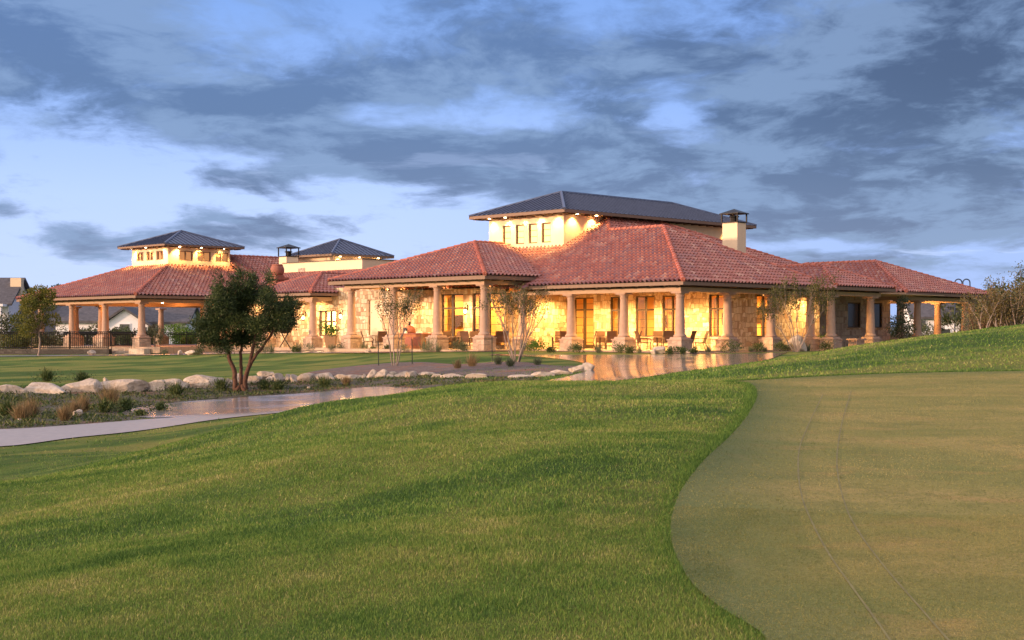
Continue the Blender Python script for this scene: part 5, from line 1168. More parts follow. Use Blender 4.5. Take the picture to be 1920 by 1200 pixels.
SH = [
 ('round', 'pale rounded shrub with loose top left of the left terrace pillar', 485, 652, 92, .75), ('spiky', 'upright spiky plant left of the fire bowl', 509, 653, 92, .75), ('sage', 'low sage shrub between fire bowl and juniper', 497, 655, 91, .5),
 ('spiky', 'tall spiky yucca at the foot of the entry pillar', 560, 652, 91.5, .85), ('sage', 'broad sage shrub in front of the entry pillar', 577, 653, 91, .7), ('dark', 'small dark shrub left of the clay planter', 552, 653, 91, .45),
 ('sage', 'low shrub in front of the clay planter', 622, 652, 90, .45), ('round', 'round shrub between planter and first porch pillar', 646, 652, 90, .7), ('spiky', 'tuft of blades right of the first porch pillar', 681, 651, 89, .75),
 ('dark', 'small dark plant beneath the side-on patio chair', 697, 652, 88.5, .35), ('dark', 'round dark shrub behind the left crape myrtle', 728, 651, 87, .5), ('sage', 'small sage plant at the corner of the orange counter', 757, 652, 85, .55),
 ('spiky', 'tall wispy plant left of the second porch pillar', 797, 645, 83.5, 1.15), ('sage', 'bushy pale sage at the second porch pillar', 811, 655, 82, .8), ('spiky', 'narrow upright tuft right of the second porch pillar', 822, 656, 81, .55),
 ('round', 'full light green shrub between the porch pillars', 858, 656, 80, .75), ('round', 'rounded green shrub beside the light green one', 871, 657, 79.6, .55), ('green', 'bright shrub behind the bushy crape myrtle', 1003, 655, 78, .8),
 ('round', 'pale green shrub right of the bushy crape myrtle', 990, 655, 78.5, .7), ('dark', 'small dark tuft left of the double door pillar', 1034, 657, 77.5, .35), ('sage', 'straw green plant at the double door pillar', 1072, 656, 77, .45),
 ('dark', 'dark round shrub before the double door', 1083, 658, 76.4, .5), ('spiky', 'upright tuft right of the double door', 1123, 657, 76, .55), ('dark', 'very dark upright shrub at the foot of the second main pillar', 1166, 656, 75.6, .65),
 ('dark', 'little plant under the tall window', 1183, 658, 75.3, .4), ('spiky', 'grassy tuft beside the white rocks', 1198, 658, 75.2, .35), ('dark', 'green shrub at the left foot of the corner pillar', 1257, 657, 73.6, .4),
 ('dark', 'spreading green shrub at the right foot of the corner pillar', 1277, 658, 73.4, .45), ('dark', 'small round shrub right of the corner pillar', 1300, 659, 74.4, .35), ('spiky', 'upright tuft under the right lit window', 1328, 656, 75.6, .5),
 ('dark', 'narrow dark shrub before the third right pillar', 1369, 656, 76, .7), ('spiky', 'small tuft before the bright stone wall', 1407, 655, 77.4, .4), ('dark', 'rounded grey shrub before the bright stone wall', 1419, 655, 77.6, .55),
 ('spiky', 'small leafy sprig at the fourth right pillar', 1434, 653, 78, .35), ('dark', 'dark shrub right of the fourth right pillar', 1460, 653, 79.3, .6), ('round', 'low shrub left of the fan shaped crape myrtle', 1476, 653, 80, .4),
 ('spiky', 'spiky plant before the bay corner pillar', 1515, 652, 80.6, .5), ('green', 'bright green clipped bush between the bay pillars', 1541, 632, 85.6, 1.25), ('dark', 'dark green bush at the foot of the bay pillars', 1545, 650, 81.6, .75),
 ('round', 'low bush right of the lone white slab', 372, 661, 92.5, .5), ('sage', 'wide grey green shrub under the juniper', 405, 655, 93, .6), ('sage', 'small shrub on the mulch left of the juniper trunk', 310, 660, 95, .4)]
for k, l, px, py, Y, h in SH: shrub(k, l, px, py, Y, h)
for l, px, py, Y, h in [('straw', 0, 0, 0, 0)][:0]: pass
GC = [('straw', 'tawny grass clump in front of the second boulder', 58, 43.6, .62), ('straw', 'orange tinted grass clump at left edge of the native bed', 40, 42.0, .58), ('straw', 'pinkish feathery grass below the long left boulder', 155, 45.8, .6), ('straw', 'tall tawny grass plume against the big pale boulder', 206, 48.0, .85),
 ('straw', 'rusty grass tuft beside the small orange rock', 140, 44.4, .5), ('straw', 'faded grass clump in the middle of the native bed', 122, 41.8, .5), ('weed', 'broad dark weed patch right of the tawny plume', 236, 46.4, .5), ('weed', 'yellow green weedy bush below the tall plume', 196, 45.6, .5),
 ('weed', 'dark weedy bush against the sixth boulder', 330, 52.8, .55), ('weed', 'dark weed in front of the long humped boulder', 415, 54.6, .5), ('straw', 'brown grass tuft at the bed edge by the path', 650, 54.9, .38), ('weed', 'dark weed before the paired rocks', 521, 54.6, .42),
 ('weed', 'weedy clump between juniper and paired rocks', 497, 54.8, .42), ('weed', 'dark tangle before the flat topped rocks', 608, 55.0, .45), ('weed', 'green weed in the native bed near the path end', 300, 46.4, .3), ('weed', 'grey weed by the left edge of the native bed', 14, 44.2, .5), ('weed', 'low weed at the tip of the widened path', 262, 44.0, .22)]
for k, l, px, Y, h in GC: shrub(k, l, px, 0, Y, h, 'wild clumps in the native bed')
for l, px, Y, h in (('spiky dry grass tuft on the mulch island', 858, 59.2, .42), ('golden grass tuft on the mulch island', 885, 60.2, .6), ('pale tuft left of the bushy crape myrtle', 934, 60.8, .45), ('grey green tuft before the bushy crape myrtle', 957, 58.8, .45), ('tuft at the right of the mulch island', 1008, 59.4, .36)):
    shrub('tuft', l, px, 0, Y, h, 'tufts on the mulch island')
shrub('weed', 'green weed above the second boulder on the lawn edge', 88, 0, 57.5, .55, 'weeds on the lawn edge'); shrub('weed', 'small weed above the third boulder on the lawn edge', 153, 0, 58, .4, 'weeds on the lawn edge')
# ground cover of the native bed: nobody could count it
rs = np.random.default_rng(77); n = 110000
X = rs.uniform(-50, 2, n); Y = rs.uniform(38, 59, n); k = inside(NBED, X, Y); X, Y = X[k], Y[k]; pat = np.array([mnoise.noise(Vector((a*.5, b*.8, 0)))+.6*mnoise.noise(Vector((a*1.7, b*2.1, 3))) for a, b in zip(X, Y)])
k = pat+rs.normal(0, .18, len(X)) > -.22; X, Y, pat = X[k], Y[k], pat[k]; Z = tz(X, Y)
D = rs.normal(0, .7, (len(X), 3)); D[:, 2] = rs.uniform(.2, 1, len(X))
V, F = leaf_quads(np.column_stack([X, Y, Z+.02]), D, np.clip(.20+.26*pat, .10, .45)*np.clip(1-(X+24)/30, .45, 1)*rs.uniform(.5, 1.2, len(X)), np.full(len(X), .04), rs)
gc = mesh_obj(fast_mesh('ground_cover', V, F, M['l_weed'], np.repeat(np.clip(.5+rs.normal(0, .22, len(X))+.25*(rs.random(len(X)) < .25), 0, 1), 4)), 'ground_cover', None)
tag(gc, 'low weeds and wild grass covering the native bed by the path', 'ground cover', None, 'stuff')
# gravel scattered in the native bed
# ================================================================== boulders
def boulder(w, d, h, seed, cuts=13):
    rs = np.random.default_rng(seed); bm = bmesh.new(); bmesh.ops.create_icosphere(bm, subdivisions=4, radius=1.0)
    P_ = np.array([v.co[:] for v in bm.verts])
    for _ in range(cuts):
        nrm = rs.normal(size=3); nrm[2] *= .8; nrm /= np.linalg.norm(nrm); c = rs.uniform(.48, .84); s_ = P_@nrm; k = s_ > c; P_[k] -= np.outer((s_[k]-c)*.92, nrm)
    so_ = rs.uniform(0, 50, 3)
    for i, v in enumerate(bm.verts):
        p = Vector(P_[i]); f = .10*mnoise.noise(p*1.7+Vector(so_))+.05*mnoise.noise(p*4.2+Vector(so_))+.022*mnoise.noise(p*10+Vector(so_))
        P_[i] *= 1+f
    lo, hi = P_.min(0), P_.max(0); P_ = (P_-(lo+hi)/2)/(hi-lo)*np.array([w, d, h])
    for v, p in zip(bm.verts, P_): v.co = p
    me = bpy.data.meshes.new('boulder'); bm.to_mesh(me); bm.free(); me.materials.append(M['rock'])
    return me
ROW = [(0, 53), (300, 54.8), (480, 57.0), (600, 57.6), (700, 57.6), (760, 56.2), (850, 54), (950, 51.2), (1000, 51), (1060, 51.6), (1105, 53.6)]
BL = [ # px centre, top, bottom, width px, label
 (20, 724, 743, 64, 'flat pale boulder at the far left end of the boulder row'), (88, 722, 744, 86, 'long flat topped boulder with pinkish left end, second from the left'), (153, 716, 746, 70, 'humped boulder left of the biggest pale block'),
 (226, 716, 744, 90, 'biggest pale square shouldered boulder of the row'), (290, 720, 745, 38, 'pointed white boulder leaning on the right of the biggest block'), (322, 715, 740, 64, 'grey boulder half hidden by dark weeds'),
 (386, 705, 731, 74, 'long humped tan boulder just left of the juniper'), (430, 711, 727, 16, 'small rock tucked left of the juniper trunk'), (446, 706, 727, 20, 'upright pale rock behind the juniper trunk'), (474, 706, 724, 32, 'sloping pale boulder right of the juniper trunk'),
 (498, 697, 709, 30, 'flat tan boulder lying on top behind the paired rocks'), (505, 706, 718, 16, 'small round rock under the flat tan one'), (522, 701, 719, 21, 'blocky grey rock of the middle group'), (540, 702, 713, 14, 'small rock behind the middle group'),
 (552, 703, 721, 17, 'narrow upright rock left of the white domed boulder'), (577, 701, 720, 37, 'white domed boulder in the middle of the row'), (608, 700, 715, 42, 'flat topped wide rock right of the white dome'), (628, 709, 719, 15, 'small white rock below the flat topped rock'),
 (641, 703, 716, 24, 'pale low rock with pinkish face'), (663, 707, 717, 38, 'long low slab right of the pinkish rock'), (684, 707, 717, 10, 'tiny rock at the end of the low slab'), (699, 699, 717, 23, 'blue grey rounded rock'), (715, 702, 721, 22, 'white pointed rock right of the blue grey one'),
 (714, 698, 704, 8, 'tiny white stone on top of the pointed rock'), (738, 701, 712, 22, 'grey flat rock with a stone on top'), (732, 711, 719, 14, 'little rock in front of the grey flat rock'), (754, 707, 722, 26, 'cream rock left of the warm lit rock'), (773, 708, 723, 24, 'warm lit cream rock at the bend of the bed'),
 (798, 711, 721, 34, 'low cream rock behind the path end'), (820, 713, 721, 22, 'low white rock near the path end'), (848, 713, 722, 42, 'half buried white rock nearest the turf crest'), (894, 709, 719, 42, 'smooth white domed rock before the mulch island'),
 (976, 708, 715, 46, 'long sunken white rock along the mulch island'), (1017, 703, 713, 42, 'white rock with flat top in the right run'), (1053, 701, 712, 40, 'long white rock second from the right end'), (1082, 693, 710, 28, 'white rock next to the end boulder'), (1103, 684, 703, 21, 'big rounded end boulder beside the reflecting wet path')]
for i, (px, pt_, pb, w, l) in enumerate(BL):
    Y = float(np.interp(px, [a for a, b in ROW], [b for a, b in ROW]))
    if 'on top' in l and 'tiny' not in l or 'behind' in l: Y += .7
    k = Y/FOC; wm = w*k; hm = (pb-pt_)*k; hh = hm*1.28; zb = max(EYE-(pb-HOR)*k, gz(ray(px)*Y, Y)-.25*hm)
    hh *= 1.12; wm *= 1.08
    me = boulder(wm*1.06, max(wm*.55, hm*1.1), hh, 300+i)
    o = mesh_obj(me, 'boulder', None, None, (ray(px)*Y, Y, zb+hm*1.10-hh/2), random.Random(i).uniform(-.25, .25)); tag(o, l, 'boulder', 'limestone boulders edging the bed')
for i, (px, Y, w, h, l) in enumerate([(172, 56.8, .40, .16, 'flat pinkish stone lying above the third boulder'), (199, 57.2, .24, .2, 'little white stone above the biggest block'), (274, 55.8, .2, .16, 'small stone in the gap right of the biggest block'), (146, 43.6, .32, .22, 'small orange lit rock in the native bed'), (37, 41.6, .16, .1, 'tiny reddish stone near the left edge of the native bed'),
      (579, 54.6, .2, .1, 'small white stone among weeds below the white dome'), (1237, 74.8, .8, .36, 'white rock under the tall window by the terrace'), (1226, 74.7, .4, .25, 'small white rock left of the one under the tall window'), (1290, 74.6, .35, .13, 'low white stone right of the corner pillar'), (1304, 75.2, .25, .12, 'small white pebble stone near the right patio chair'),
      (1494, 80.4, 1.1, .85, 'grey boulder behind the fan shaped crape myrtle'), (362, 93.2, 1.1, .30, 'long white slab rock on the mulch left of the juniper'), (338, 94.5, .32, .3, 'small brown block beside the white slab rock'), (171, 96.6, .6, .35, 'grey rock at the foot of the stone retaining wall'), (690, 87.6, .5, .2, 'pale flat rock at the tip of the planting strip')]):
    o = mesh_obj(boulder(w, w*.7, h*1.3, 500+i), 'boulder', None, None, (ray(px)*Y, Y, gz(ray(px)*Y, Y)+h*.42), .3*i); tag(o, l, 'rock')
# ================================================================== patio furniture
def make_chair():
    o = empty('patio_chair', (0, 0, 0), 0, 'x', 'chair', 'sling chairs on the terrace')
    s_ = MB(); s_.add([(-.25, .26, .44), (.25, .26, .44), (.25, -.02, .405), (-.25, -.02, .405), (.25, -.24, .42), (-.25, -.24, .42), (-.25, .26, .425), (.25, .26, .425), (.25, -.02, .39), (-.25, -.02, .39), (.25, -.24, .405), (-.25, -.24, .405)],
        [(3, 2, 1, 0), (5, 4, 2, 3), (6, 7, 8, 9), (9, 8, 10, 11), (0, 1, 7, 6), (4, 5, 11, 10), (1, 2, 8, 7), (2, 4, 10, 8), (3, 0, 6, 9), (5, 3, 9, 11)]); s_.build('seat', M['sling'], o)
    b = MB(); pr = [(-.24, .43), (-.30, .60), (-.33, .80), (-.40, .98), (-.43, 1.05)]
    vs = [(x_, y_, z_) for y_, z_ in pr for x_ in (-.25, .25)]+[(x_, y_-.015, z_) for y_, z_ in pr for x_ in (-.25, .25)]; n = len(pr); fs = []
    for i in range(n-1): fs += [(2*i, 2*i+1, 2*i+3, 2*i+2), (2*n+2*i+2, 2*n+2*i+3, 2*n+2*i+1, 2*n+2*i), (2*i+1, 2*n+2*i+1, 2*n+2*i+3, 2*i+3), (2*i+2, 2*n+2*i+2, 2*n+2*i, 2*i)]
    fs += [(2*n-2, 2*n-1, 4*n-1, 4*n-2), (1, 0, 2*n, 2*n+1)]
    b.add(vs, fs); b.build('backrest', M['sling'], o)
    for s in (-1, 1):
        f = MB(); X = .275*s
        f.tube([(X, .28, 0), (X, .30, .2), (X, .27, .44), (X, .0, .41), (X, -.25, .43), (X, -.33, .72), (X, -.42, 1.0), (X, -.45, 1.06)], .017, 6)
        f.tube([(X, -.38, 0), (X, -.30, .22), (X, -.24, .42)], .017, 6)
        f.tube([(X, .29, .30), (X*1.06, .33, .56), (X*1.06, .25, .645), (X*1.06, -.05, .66), (X, -.31, .64)], .018, 6)
        f.build('side_frame', M['chairmetal'], o)
    st_ = MB(); st_.tube([(-.275, .22, .2), (.275, .22, .2)], .012, 5); st_.tube([(-.275, -.28, .25), (.275, -.28, .25)], .012, 5); each(st_, 'stretcher', M['chairmetal'], o)
    return o
def make_table():
    o = empty('patio_table', (0, 0, 0), 0, 'x', 'table', 'dining tables on the terrace')
    t = MB(); t.lathe([(.52, .70), (.55, .705), (.55, .725), (.53, .73)], n=28); t.build('tabletop', M['tabletop'], o)
    p = MB(); p.lathe([(.045, .06), (.04, .4), (.045, .699)], n=10); p.build('pedestal', M['chairmetal'], o)
    for k in range(4):
        a = math.pi/2*k+.4; l = MB(); l.tube([(0.03*math.cos(a), .03*math.sin(a), .12), (.22*math.cos(a), .22*math.sin(a), .08), (.36*math.cos(a), .36*math.sin(a), .012)], [.022, .02, .016], 6); l.build('foot', M['chairmetal'], o)
    return o
ch0 = make_chair(); tb0 = make_table(); used = [0, 0]
def put(src, ix, px, u, rz, label, line='A'):
    o = src if not used[ix] else copy_tree(src); used[ix] = 1
    X, Y = uv(u, on_A(px, u)) if line == 'A' else uv(on_B(px, u), u)
    o.location = (X, Y, 0); o.rotation_euler = (0, 0, R(rz)); o['label'] = label; return o
# rotation: 0 faces away from the camera (its back towards us)
for px, u, rz, l in [
 (690, -2.3, -80, 'sling chair seen from the side, leftmost on the porch, facing right'), (715, -2.6, 15, 'sling chair with its back to us right of the side-on one'),
 (841, -1.6, 200, 'sling chair facing us between the second and corner porch pillars'), (853, -.9, 130, 'sling chair half hidden behind the facing one near the porch window'), (878, -2.2, -35, 'tilted high back chair before the lantern wall, left of the porch corner pillar'), (890, -.8, 180, 'chair behind the porch corner pillar facing out'),
 (934, -1.5, 20, 'left chair of the pair right of the porch corner pillar'), (946, -1.2, -10, 'right chair of the pair right of the porch corner pillar')]:
    put(ch0, 0, px, u, rz, l)
for px, u, rz, l in [
 (1048, 3.0, 170, 'chair facing us left of the double door pillar'), (1059, 1.4, 0, 'chair with back to us touching the double door pillar'), (1104, 1.6, 85, 'chair seen side on in front of the double door'),
 (1127, 3.1, 180, 'chair facing us left of the tall narrow window'), (1145, 1.3, 5, 'square backed chair before the tall narrow window'), (1188, 2.0, 80, 'slim side view of a chair right of the second main pillar'),
 (1207, 1.5, -75, 'side-on chair facing right under the wide window'), (1234, 3.2, 175, 'chair facing us beyond the table under the wide window'), (1252, 1.2, 5, 'square backed chair left of the corner pillar')]:
    put(ch0, 0, px, u, rz, l)
put(ch0, 0, 1288, .9, 60, 'chair peeping out right of the corner pillar', 'B'); put(ch0, 0, 1312, .45, 95, 'chair seen from the side right of the corner pillar, facing left', 'B')
for px, u, l in [(859, -1.4, 'round table between the two porch chair groups'), (905, -1.0, 'round table right of the tilted high back chair'), (1036, 2.3, 'round table left of the double door pillar'), (1125, 2.2, 'round table left of the tall narrow window'), (1232, 2.2, 'round table under the wide window')]:
    put(tb0, 1, px, u, 0, l)
# orange counter with its domed oven
X, Y = uv(-1.6, on_A(775, -1.6)); oc = empty('outdoor_counter', (X, Y, 0), R(45), 'orange adobe counter with panelled front under the porch', 'counter')
k = MB(); k.box(-.4, .4, -1.25, 1.25, 0, .86); k.build('body', M['adobe'], oc, world=False)
k = MB(); k.box(-.46, .46, -1.32, 1.32, .86, .93); k.build('countertop', M['terracotta'], oc, world=False)
for i in range(3): k = MB(); k.box(-.425, -.401, -1.1+i*.78, -.48+i*.78, .18, .72); k.build('front_panel', M['terracotta'], oc, world=False)
ov = empty('pizza_oven', (*uv(-1.55, on_A(768, -1.55)), .93), R(45), 'terracotta domed oven with black mouth on the orange counter', 'oven')
k = MB(); k.lathe([(.36, 0), (.38, .10), (.35, .26), (.25, .39), (.12, .46), (.02, .48)], n=20); k.build('dome', M['terracotta'], ov, True, False)
k = MB(); k.tube([(-.32, 0, .18), (-.40, 0, .18)], .16, 14); k.build('oven_mouth', M['iron'], ov, False, False)
k = MB(); k.lathe([(.06, .45), (.06, .66), (.085, .68), (.085, .71)], n=10); k.build('chimney_pipe', M['iron'], ov, False, False)
for i, (px, l) in enumerate(((762, 'folded white cloth left of the oven on the orange counter'), (786, 'folded white cloth at the right end of the orange counter'))):
    X, Y = uv(-1.85, on_A(px, -1.85)); k = MB(); k.hexa([(-.16, -.14, 0), (.16, -.14, 0), (.16, .14, 0), (-.16, .14, 0), (-.10, -.1, .15), (.12, -.08, .12), (.1, .1, .16), (-.12, .08, .13)]); o = k.build('folded_cloth', M['wick'], None); o.location = (X, Y, .931); o.rotation_euler = (0, 0, R(45)); tag(o, l, 'cloth')
# fire bowl on its stand, clay planter
X, Y = uv(-2.5, on_A(534, -2.5)); fbw = empty('fire_bowl', (X, Y, 0), .3, 'dark copper bowl on a crossed stand left of the entry pillar', 'fire bowl')
k = MB(); k.lathe([(.20, .92), (.36, .98), (.47, 1.10), (.49, 1.28), (.50, 1.31), (.46, 1.30), (.40, 1.12), (.05, 1.02)], n=20); k.build('bowl', M['darkwood'], fbw, True, False)
for s in (-1, 1):
    for t in (-1, 1): k = MB(); k.tube([(.34*s, .12*t, 0), (.0, .12*t, .55), (-.22*s, .12*t, .97)], .02, 6); k.build('leg', M['iron'], fbw, False, False)
X, Y = uv(-2.3, on_A(620, -2.3)); pl = empty('planter', (X, Y, 0), R(45), 'square clay planter with a leafy bush before the lit entry window', 'planter')
k = MB(); k.hexa([(-.27, -.27, 0), (.27, -.27, 0), (.27, .27, 0), (-.27, .27, 0), (-.38, -.38, .78), (.38, -.38, .78), (.38, .38, .78), (-.38, .38, .78)]); k.build('pot', M['clay'], pl, False, False)
rs = np.random.default_rng(5); bl = [(X+rs.normal(0, .3), Y+rs.normal(0, .3), .78+rs.uniform(.15, .75), .3, .3, .28) for _ in range(8)]; C, D, ix = blobs_cloud(bl, 900, rs, .2); leaves('bush', C, D+rs.normal(0, .5, D.shape), .11, .06, 'l_hedge', pl, rs)
pl.children[-1].rotation_euler = (0, 0, -R(45))
# stakes beside the left tree
for px, py0, py1, Y, l in ((710, 640, 690, 64.6, 'green stake left of the three stemmed crape myrtle'), (773, 636, 687, 64.6, 'rusty stake right of the three stemmed crape myrtle'), (923, 631, 682, 64.4, 'thin stake left of the bushy crape myrtle')):
    X = ray(px)*Y; z0 = gz(X, Y); zt_ = EYE-(py0-HOR)/FOC*Y; k = MB(); k.box(-.02, .02, -.004, .004, -.2, zt_-z0); k.box(-.004, .004, .004, .022, -.2, zt_-z0); o = k.build('stake', M['steel'], None); o.location = (X, Y, z0); o.rotation_euler = (R(2), R(-1.5), .4); tag(o, l, 'stake', 'tree stakes')
# stone bench block at the right bay
X, Y = uv(on_B(1606, -1.6), -1.6); k = MB(); k.box(-.42, .42, -.28, .28, -.1, .52); bb = empty('stone_bench', (X, Y, 0), R(45), 'stone block seat with pale slab top before the bay pillar', 'bench'); k.build('block', M['pedstone'], bb, False, False)
k = MB(); k.box(-.5, .5, -.35, .35, .52, .62); k.build('slab', M['column'], bb, False, False)
# ================================================================== fences, retaining wall, steps
def fence(label, pts, zf, h=1.15, post=2.3, cat='fence', zb=.08):
    a = Vector((*pts[0], zf)); o = empty('iron_fence', a, 0, label, cat); pk = MB()
    for i in range(len(pts)-1):
        p, q = Vector((*pts[i], zf)), Vector((*pts[i+1], zf)); d = (q-p).normalized(); L = (q-p).length; n = max(1, round(L/post))
        for k in range(n+(i == len(pts)-2)):
            c = p+d*(L*k/n); m_ = MB(); m_.box(c.x-.035, c.x+.035, c.y-.035, c.y+.035, zf, zf+h+.05); m_.hexa([(c.x-.045, c.y-.045, zf+h+.05), (c.x+.045, c.y-.045, zf+h+.05), (c.x+.045, c.y+.045, zf+h+.05), (c.x-.045, c.y+.045, zf+h+.05)]+[(c.x, c.y, zf+h+.11)]*4); m_.build('post', M['iron'], o)
        for zz_ in (zb, h-.16, h-.03): m_ = MB(); m_.tube([p+Vector((0, 0, zz_)), q+Vector((0, 0, zz_))], .034, 4); m_.build('rail', M['iron'], o)
        nn = int(L/.15)
        for k in range(1, nn): c = p+d*(L*k/nn); pk.tube([c+Vector((0, 0, zb)), c+Vector((0, 0, h-.03))], .019, 4, False)
    pk.build('picket_panel', M['iron'], o); return o
rwY = 103.0
W0, W1 = pY(-220, 105.5), pY(204, 101.6)
k = MB(); d = (Vector(W1)-Vector(W0)).normalized(); n_ = Vector((d.y, -d.x))
q = [Vector(W0), Vector(W1), Vector(W1)+Vector((-n_.x, -n_.y))*.45, Vector(W0)+Vector((-n_.x, -n_.y))*.45]
k.hexa([(p.x, p.y, -.9) for p in q]+[(p.x, p.y, -.16) for p in q]); rw = k.build('retaining_wall', M['wallstone'], None); tag(rw, 'low grey rubble wall beneath the black iron fence', 'wall')
fence('black iron picket fence on the low rubble wall at far left', [tuple(Vector(W0)+Vector((-n_.x, -n_.y))*.2), tuple(Vector(W1)+Vector((-n_.x, -n_.y))*.2-d*.15)], -.16, 1.22, 3.0)
fence('black iron fence behind the pavilion, across its far side', [pY(120, 121), pY(205, 124.5), pY(300, 127), pY(400, 127)], -.1, 1.12, 2.6)
gt = fence('iron gate panel between the rubble wall and the corner pillar', [pY(207, 104.5), pY(252, 103.6)], 0.0, 1.05, 2.0, 'gate')
sp_ = MB(); 
for i in range(3): sp_.hexa([(*pY(206+0*i, 103.2-.42*i), -.62), (*pY(249, 102.6-.42*i), -.62), (*pY(249, 103.0-.42*i), -.62), (*pY(206, 103.6-.42*i), -.62), (*pY(206, 103.2-.42*i), -.14-.16*i), (*pY(249, 102.6-.42*i), -.14-.16*i), (*pY(249, 103.0-.42*i), -.14-.16*i), (*pY(206, 103.6-.42*i), -.14-.16*i)])
so_ = sp_.build('stone_steps', M['graystone'], None); tag(so_, 'pale stone steps rising to the pavilion between two handrails', 'steps')
for px, l in ((209, 'dark sloping handrail at the left of the stone steps'), (246, 'dark sloping handrail at the right of the stone steps')):
    a, b, c_ = Vector((*pY(px, 101.4), -.6)), Vector((*pY(px, 103.2), -.05)), Vector((0, 0, .92)); k = MB(); k.tube([a, a+c_], .024, 6); k.tube([b, b+c_], .024, 6); k.tube([a+c_, b+c_], .024, 6); k.tube([a+c_*.5, b+c_*.5], .016, 6); o = k.build('handrail', M['iron'], None); tag(o, l, 'handrail', 'step handrails')
lw = MB(); lw.ubox(-7.25, -6.75, 40.6, 42.6, -.6, -.12); o = lw.build('limestone_ledge', M['rock'], None); tag(o, 'pale limestone ledge right of the pavilion corner pillar', 'ledge')
# lamp with two hoops behind the right roof
for px, l in ((1797, 'left blue grey lamp hoop above the right roof'), (1812, 'right blue grey lamp hoop above the right roof')):
    Y = 112; c = at(px, 530, Y); w = .27; k = MB()
    pts = [(c.x-w, Y, 0), (c.x-w, Y, c.z+.0)]+[(c.x-w*math.cos(math.pi*i/10), Y, c.z+w*math.sin(math.pi*i/10)) for i in range(1, 11)]+[(c.x+w, Y, c.z-.25)]
    lo_ = empty('street_lamp', (c.x-w, Y, 0), 0, l, 'lamp', 'hooked lamps behind the right porch'); k.tube(pts, .05, 8); k.build('pole', M['metal'], lo_)
    h_ = MB(); h_.lathe([(.20, -.48), (.17, -.36), (.06, -.25), (.03, -.22)], (c.x+w, Y, c.z), 12); h_.build('lamp_shade', M['metal'], lo_)
# ================================================================== houses and trees beyond
def house(label, px, Y, w, d, hw, hr, z, rz=0, rm_='shingle', wins=(), axis_x=True, chim=False, porch=False):
    X = ray(px)*Y; o = empty('house', (X, Y, z), rz, label, 'house', 'houses beyond the club grounds')
    k = MB(); k.box(-w/2, w/2, 0, d, -1, hw)
    if not axis_x: k.add([(-w/2, 0, hw), (w/2, 0, hw), (0, 0, hw+hr), (-w/2, d, hw), (w/2, d, hw), (0, d, hw+hr)], [(0, 1, 2), (5, 4, 3)])
    else: k.add([(-w/2, 0, hw), (-w/2, d, hw), (-w/2, d/2, hw+hr), (w/2, 0, hw), (w/2, d, hw), (w/2, d/2, hw+hr)], [(2, 1, 0), (3, 4, 5)])
    k.build('wall', M['white'], o, False, False); r_ = MB(); e = .45
    if axis_x: r_.hexa([(-w/2-e, -e, hw-.2), (w/2+e, -e, hw-.2), (w/2+e, d/2, hw+hr), (-w/2-e, d/2, hw+hr), (-w/2-e, -e, hw+.05), (w/2+e, -e, hw+.05), (w/2+e, d/2, hw+hr+.25), (-w/2-e, d/2, hw+hr+.25)]); r_.hexa([(-w/2-e, d/2, hw+hr), (w/2+e, d/2, hw+hr), (w/2+e, d+e, hw-.2), (-w/2-e, d+e, hw-.2), (-w/2-e, d/2, hw+hr+.25), (w/2+e, d/2, hw+hr+.25), (w/2+e, d+e, hw+.05), (-w/2-e, d+e, hw+.05)])
    else:
        for s in (-1, 1): a = [(s*(w/2+e), -e, hw-.2), (s*(w/2+e), d+e, hw-.2), (0, d+e, hw+hr), (0, -e, hw+hr)]; a = a if s < 0 else a[::-1]; r_.hexa(a[::-1]+[(x_, y_, z_+.25) for x_, y_, z_ in a[::-1]])
    r_.build('roof', M[rm_], o, False, False)
    for wx, wz, ww, wh in wins:
        f = MB(); f.box(wx-ww/2-.08, wx+ww/2+.08, -.07, -.002, wz-.08, wz+wh+.08); fo = f.build('window', M['white'], o, False, False); p = MB(); p.box(wx-ww/2, wx+ww/2, -.09, -.071, wz, wz+wh); p.box(0, 0, 0, 0, 0, 0) if False else None; p.build('pane', M['darkglass'], fo, False, False)
    if chim: c_ = MB(); c_.box(w*.5-.6, w*.5+.5, d*.3, d*.3+1, hw+hr*.3, hw+hr+.15); c_.build('chimney', M['stucco'], o, False, False)
    if porch:
        for i in range(5): c_ = MB(); xx = -w/2+.4+i*(w-.8)/4; c_.box(xx-.16, xx+.16, -1.8, -1.48, -1, hw-.3); c_.build('porch_post', M['white'], o, False, False)
        c_ = MB(); c_.box(-w/2, w/2, -2, -.47, hw-.3, hw-.05); c_.build('porch_roof', M['white'], o, False, False)
    return o
house('white columned house with long dark roof at far left edge', -64, 150, 8.6, 9, 5.2, 2.6, -1.2, .05, wins=((-1, 2.3, 1.2, 2.2), (2.5, 2.3, 1.2, 2.2)), chim=True, porch=True)
house('grey roofed house seen between tree and first pavilion pillars', 118, 152, 11, 10, 2.0, 3.4, -1.6, .3)
house('white house with wide dark window left of the second pillar', 172, 150, 7.5, 8, 3.9, 1.7, -1.7, -.05, wins=((-1.6, 1.6, 1.3, 1.5), (.9, 1.6, 1.3, 1.5)))
house('white gabled house with arched centre between the pavilion pillars', 234, 149, 4.8, 9, 3.5, 1.7, -1.8, .0, wins=((-2.2, 1.8, .7, 1.6), (0, 1.7, 1.0, 2.0), (1.9, 1.8, .7, 1.6)), axis_x=False)
house('white house with dark open garage right of the corner pillar', 292, 150, 6.2, 8, 3.9, 1.6, -1.8, .05, wins=((-1.3, -.2, 2.6, 3.2),))
house('long pale grey house above the round hedge', 350, 158, 9, 8, 4.2, 1.6, -1.7, .0, wins=((-1.5, 2.4, 1.5, 1.0),))
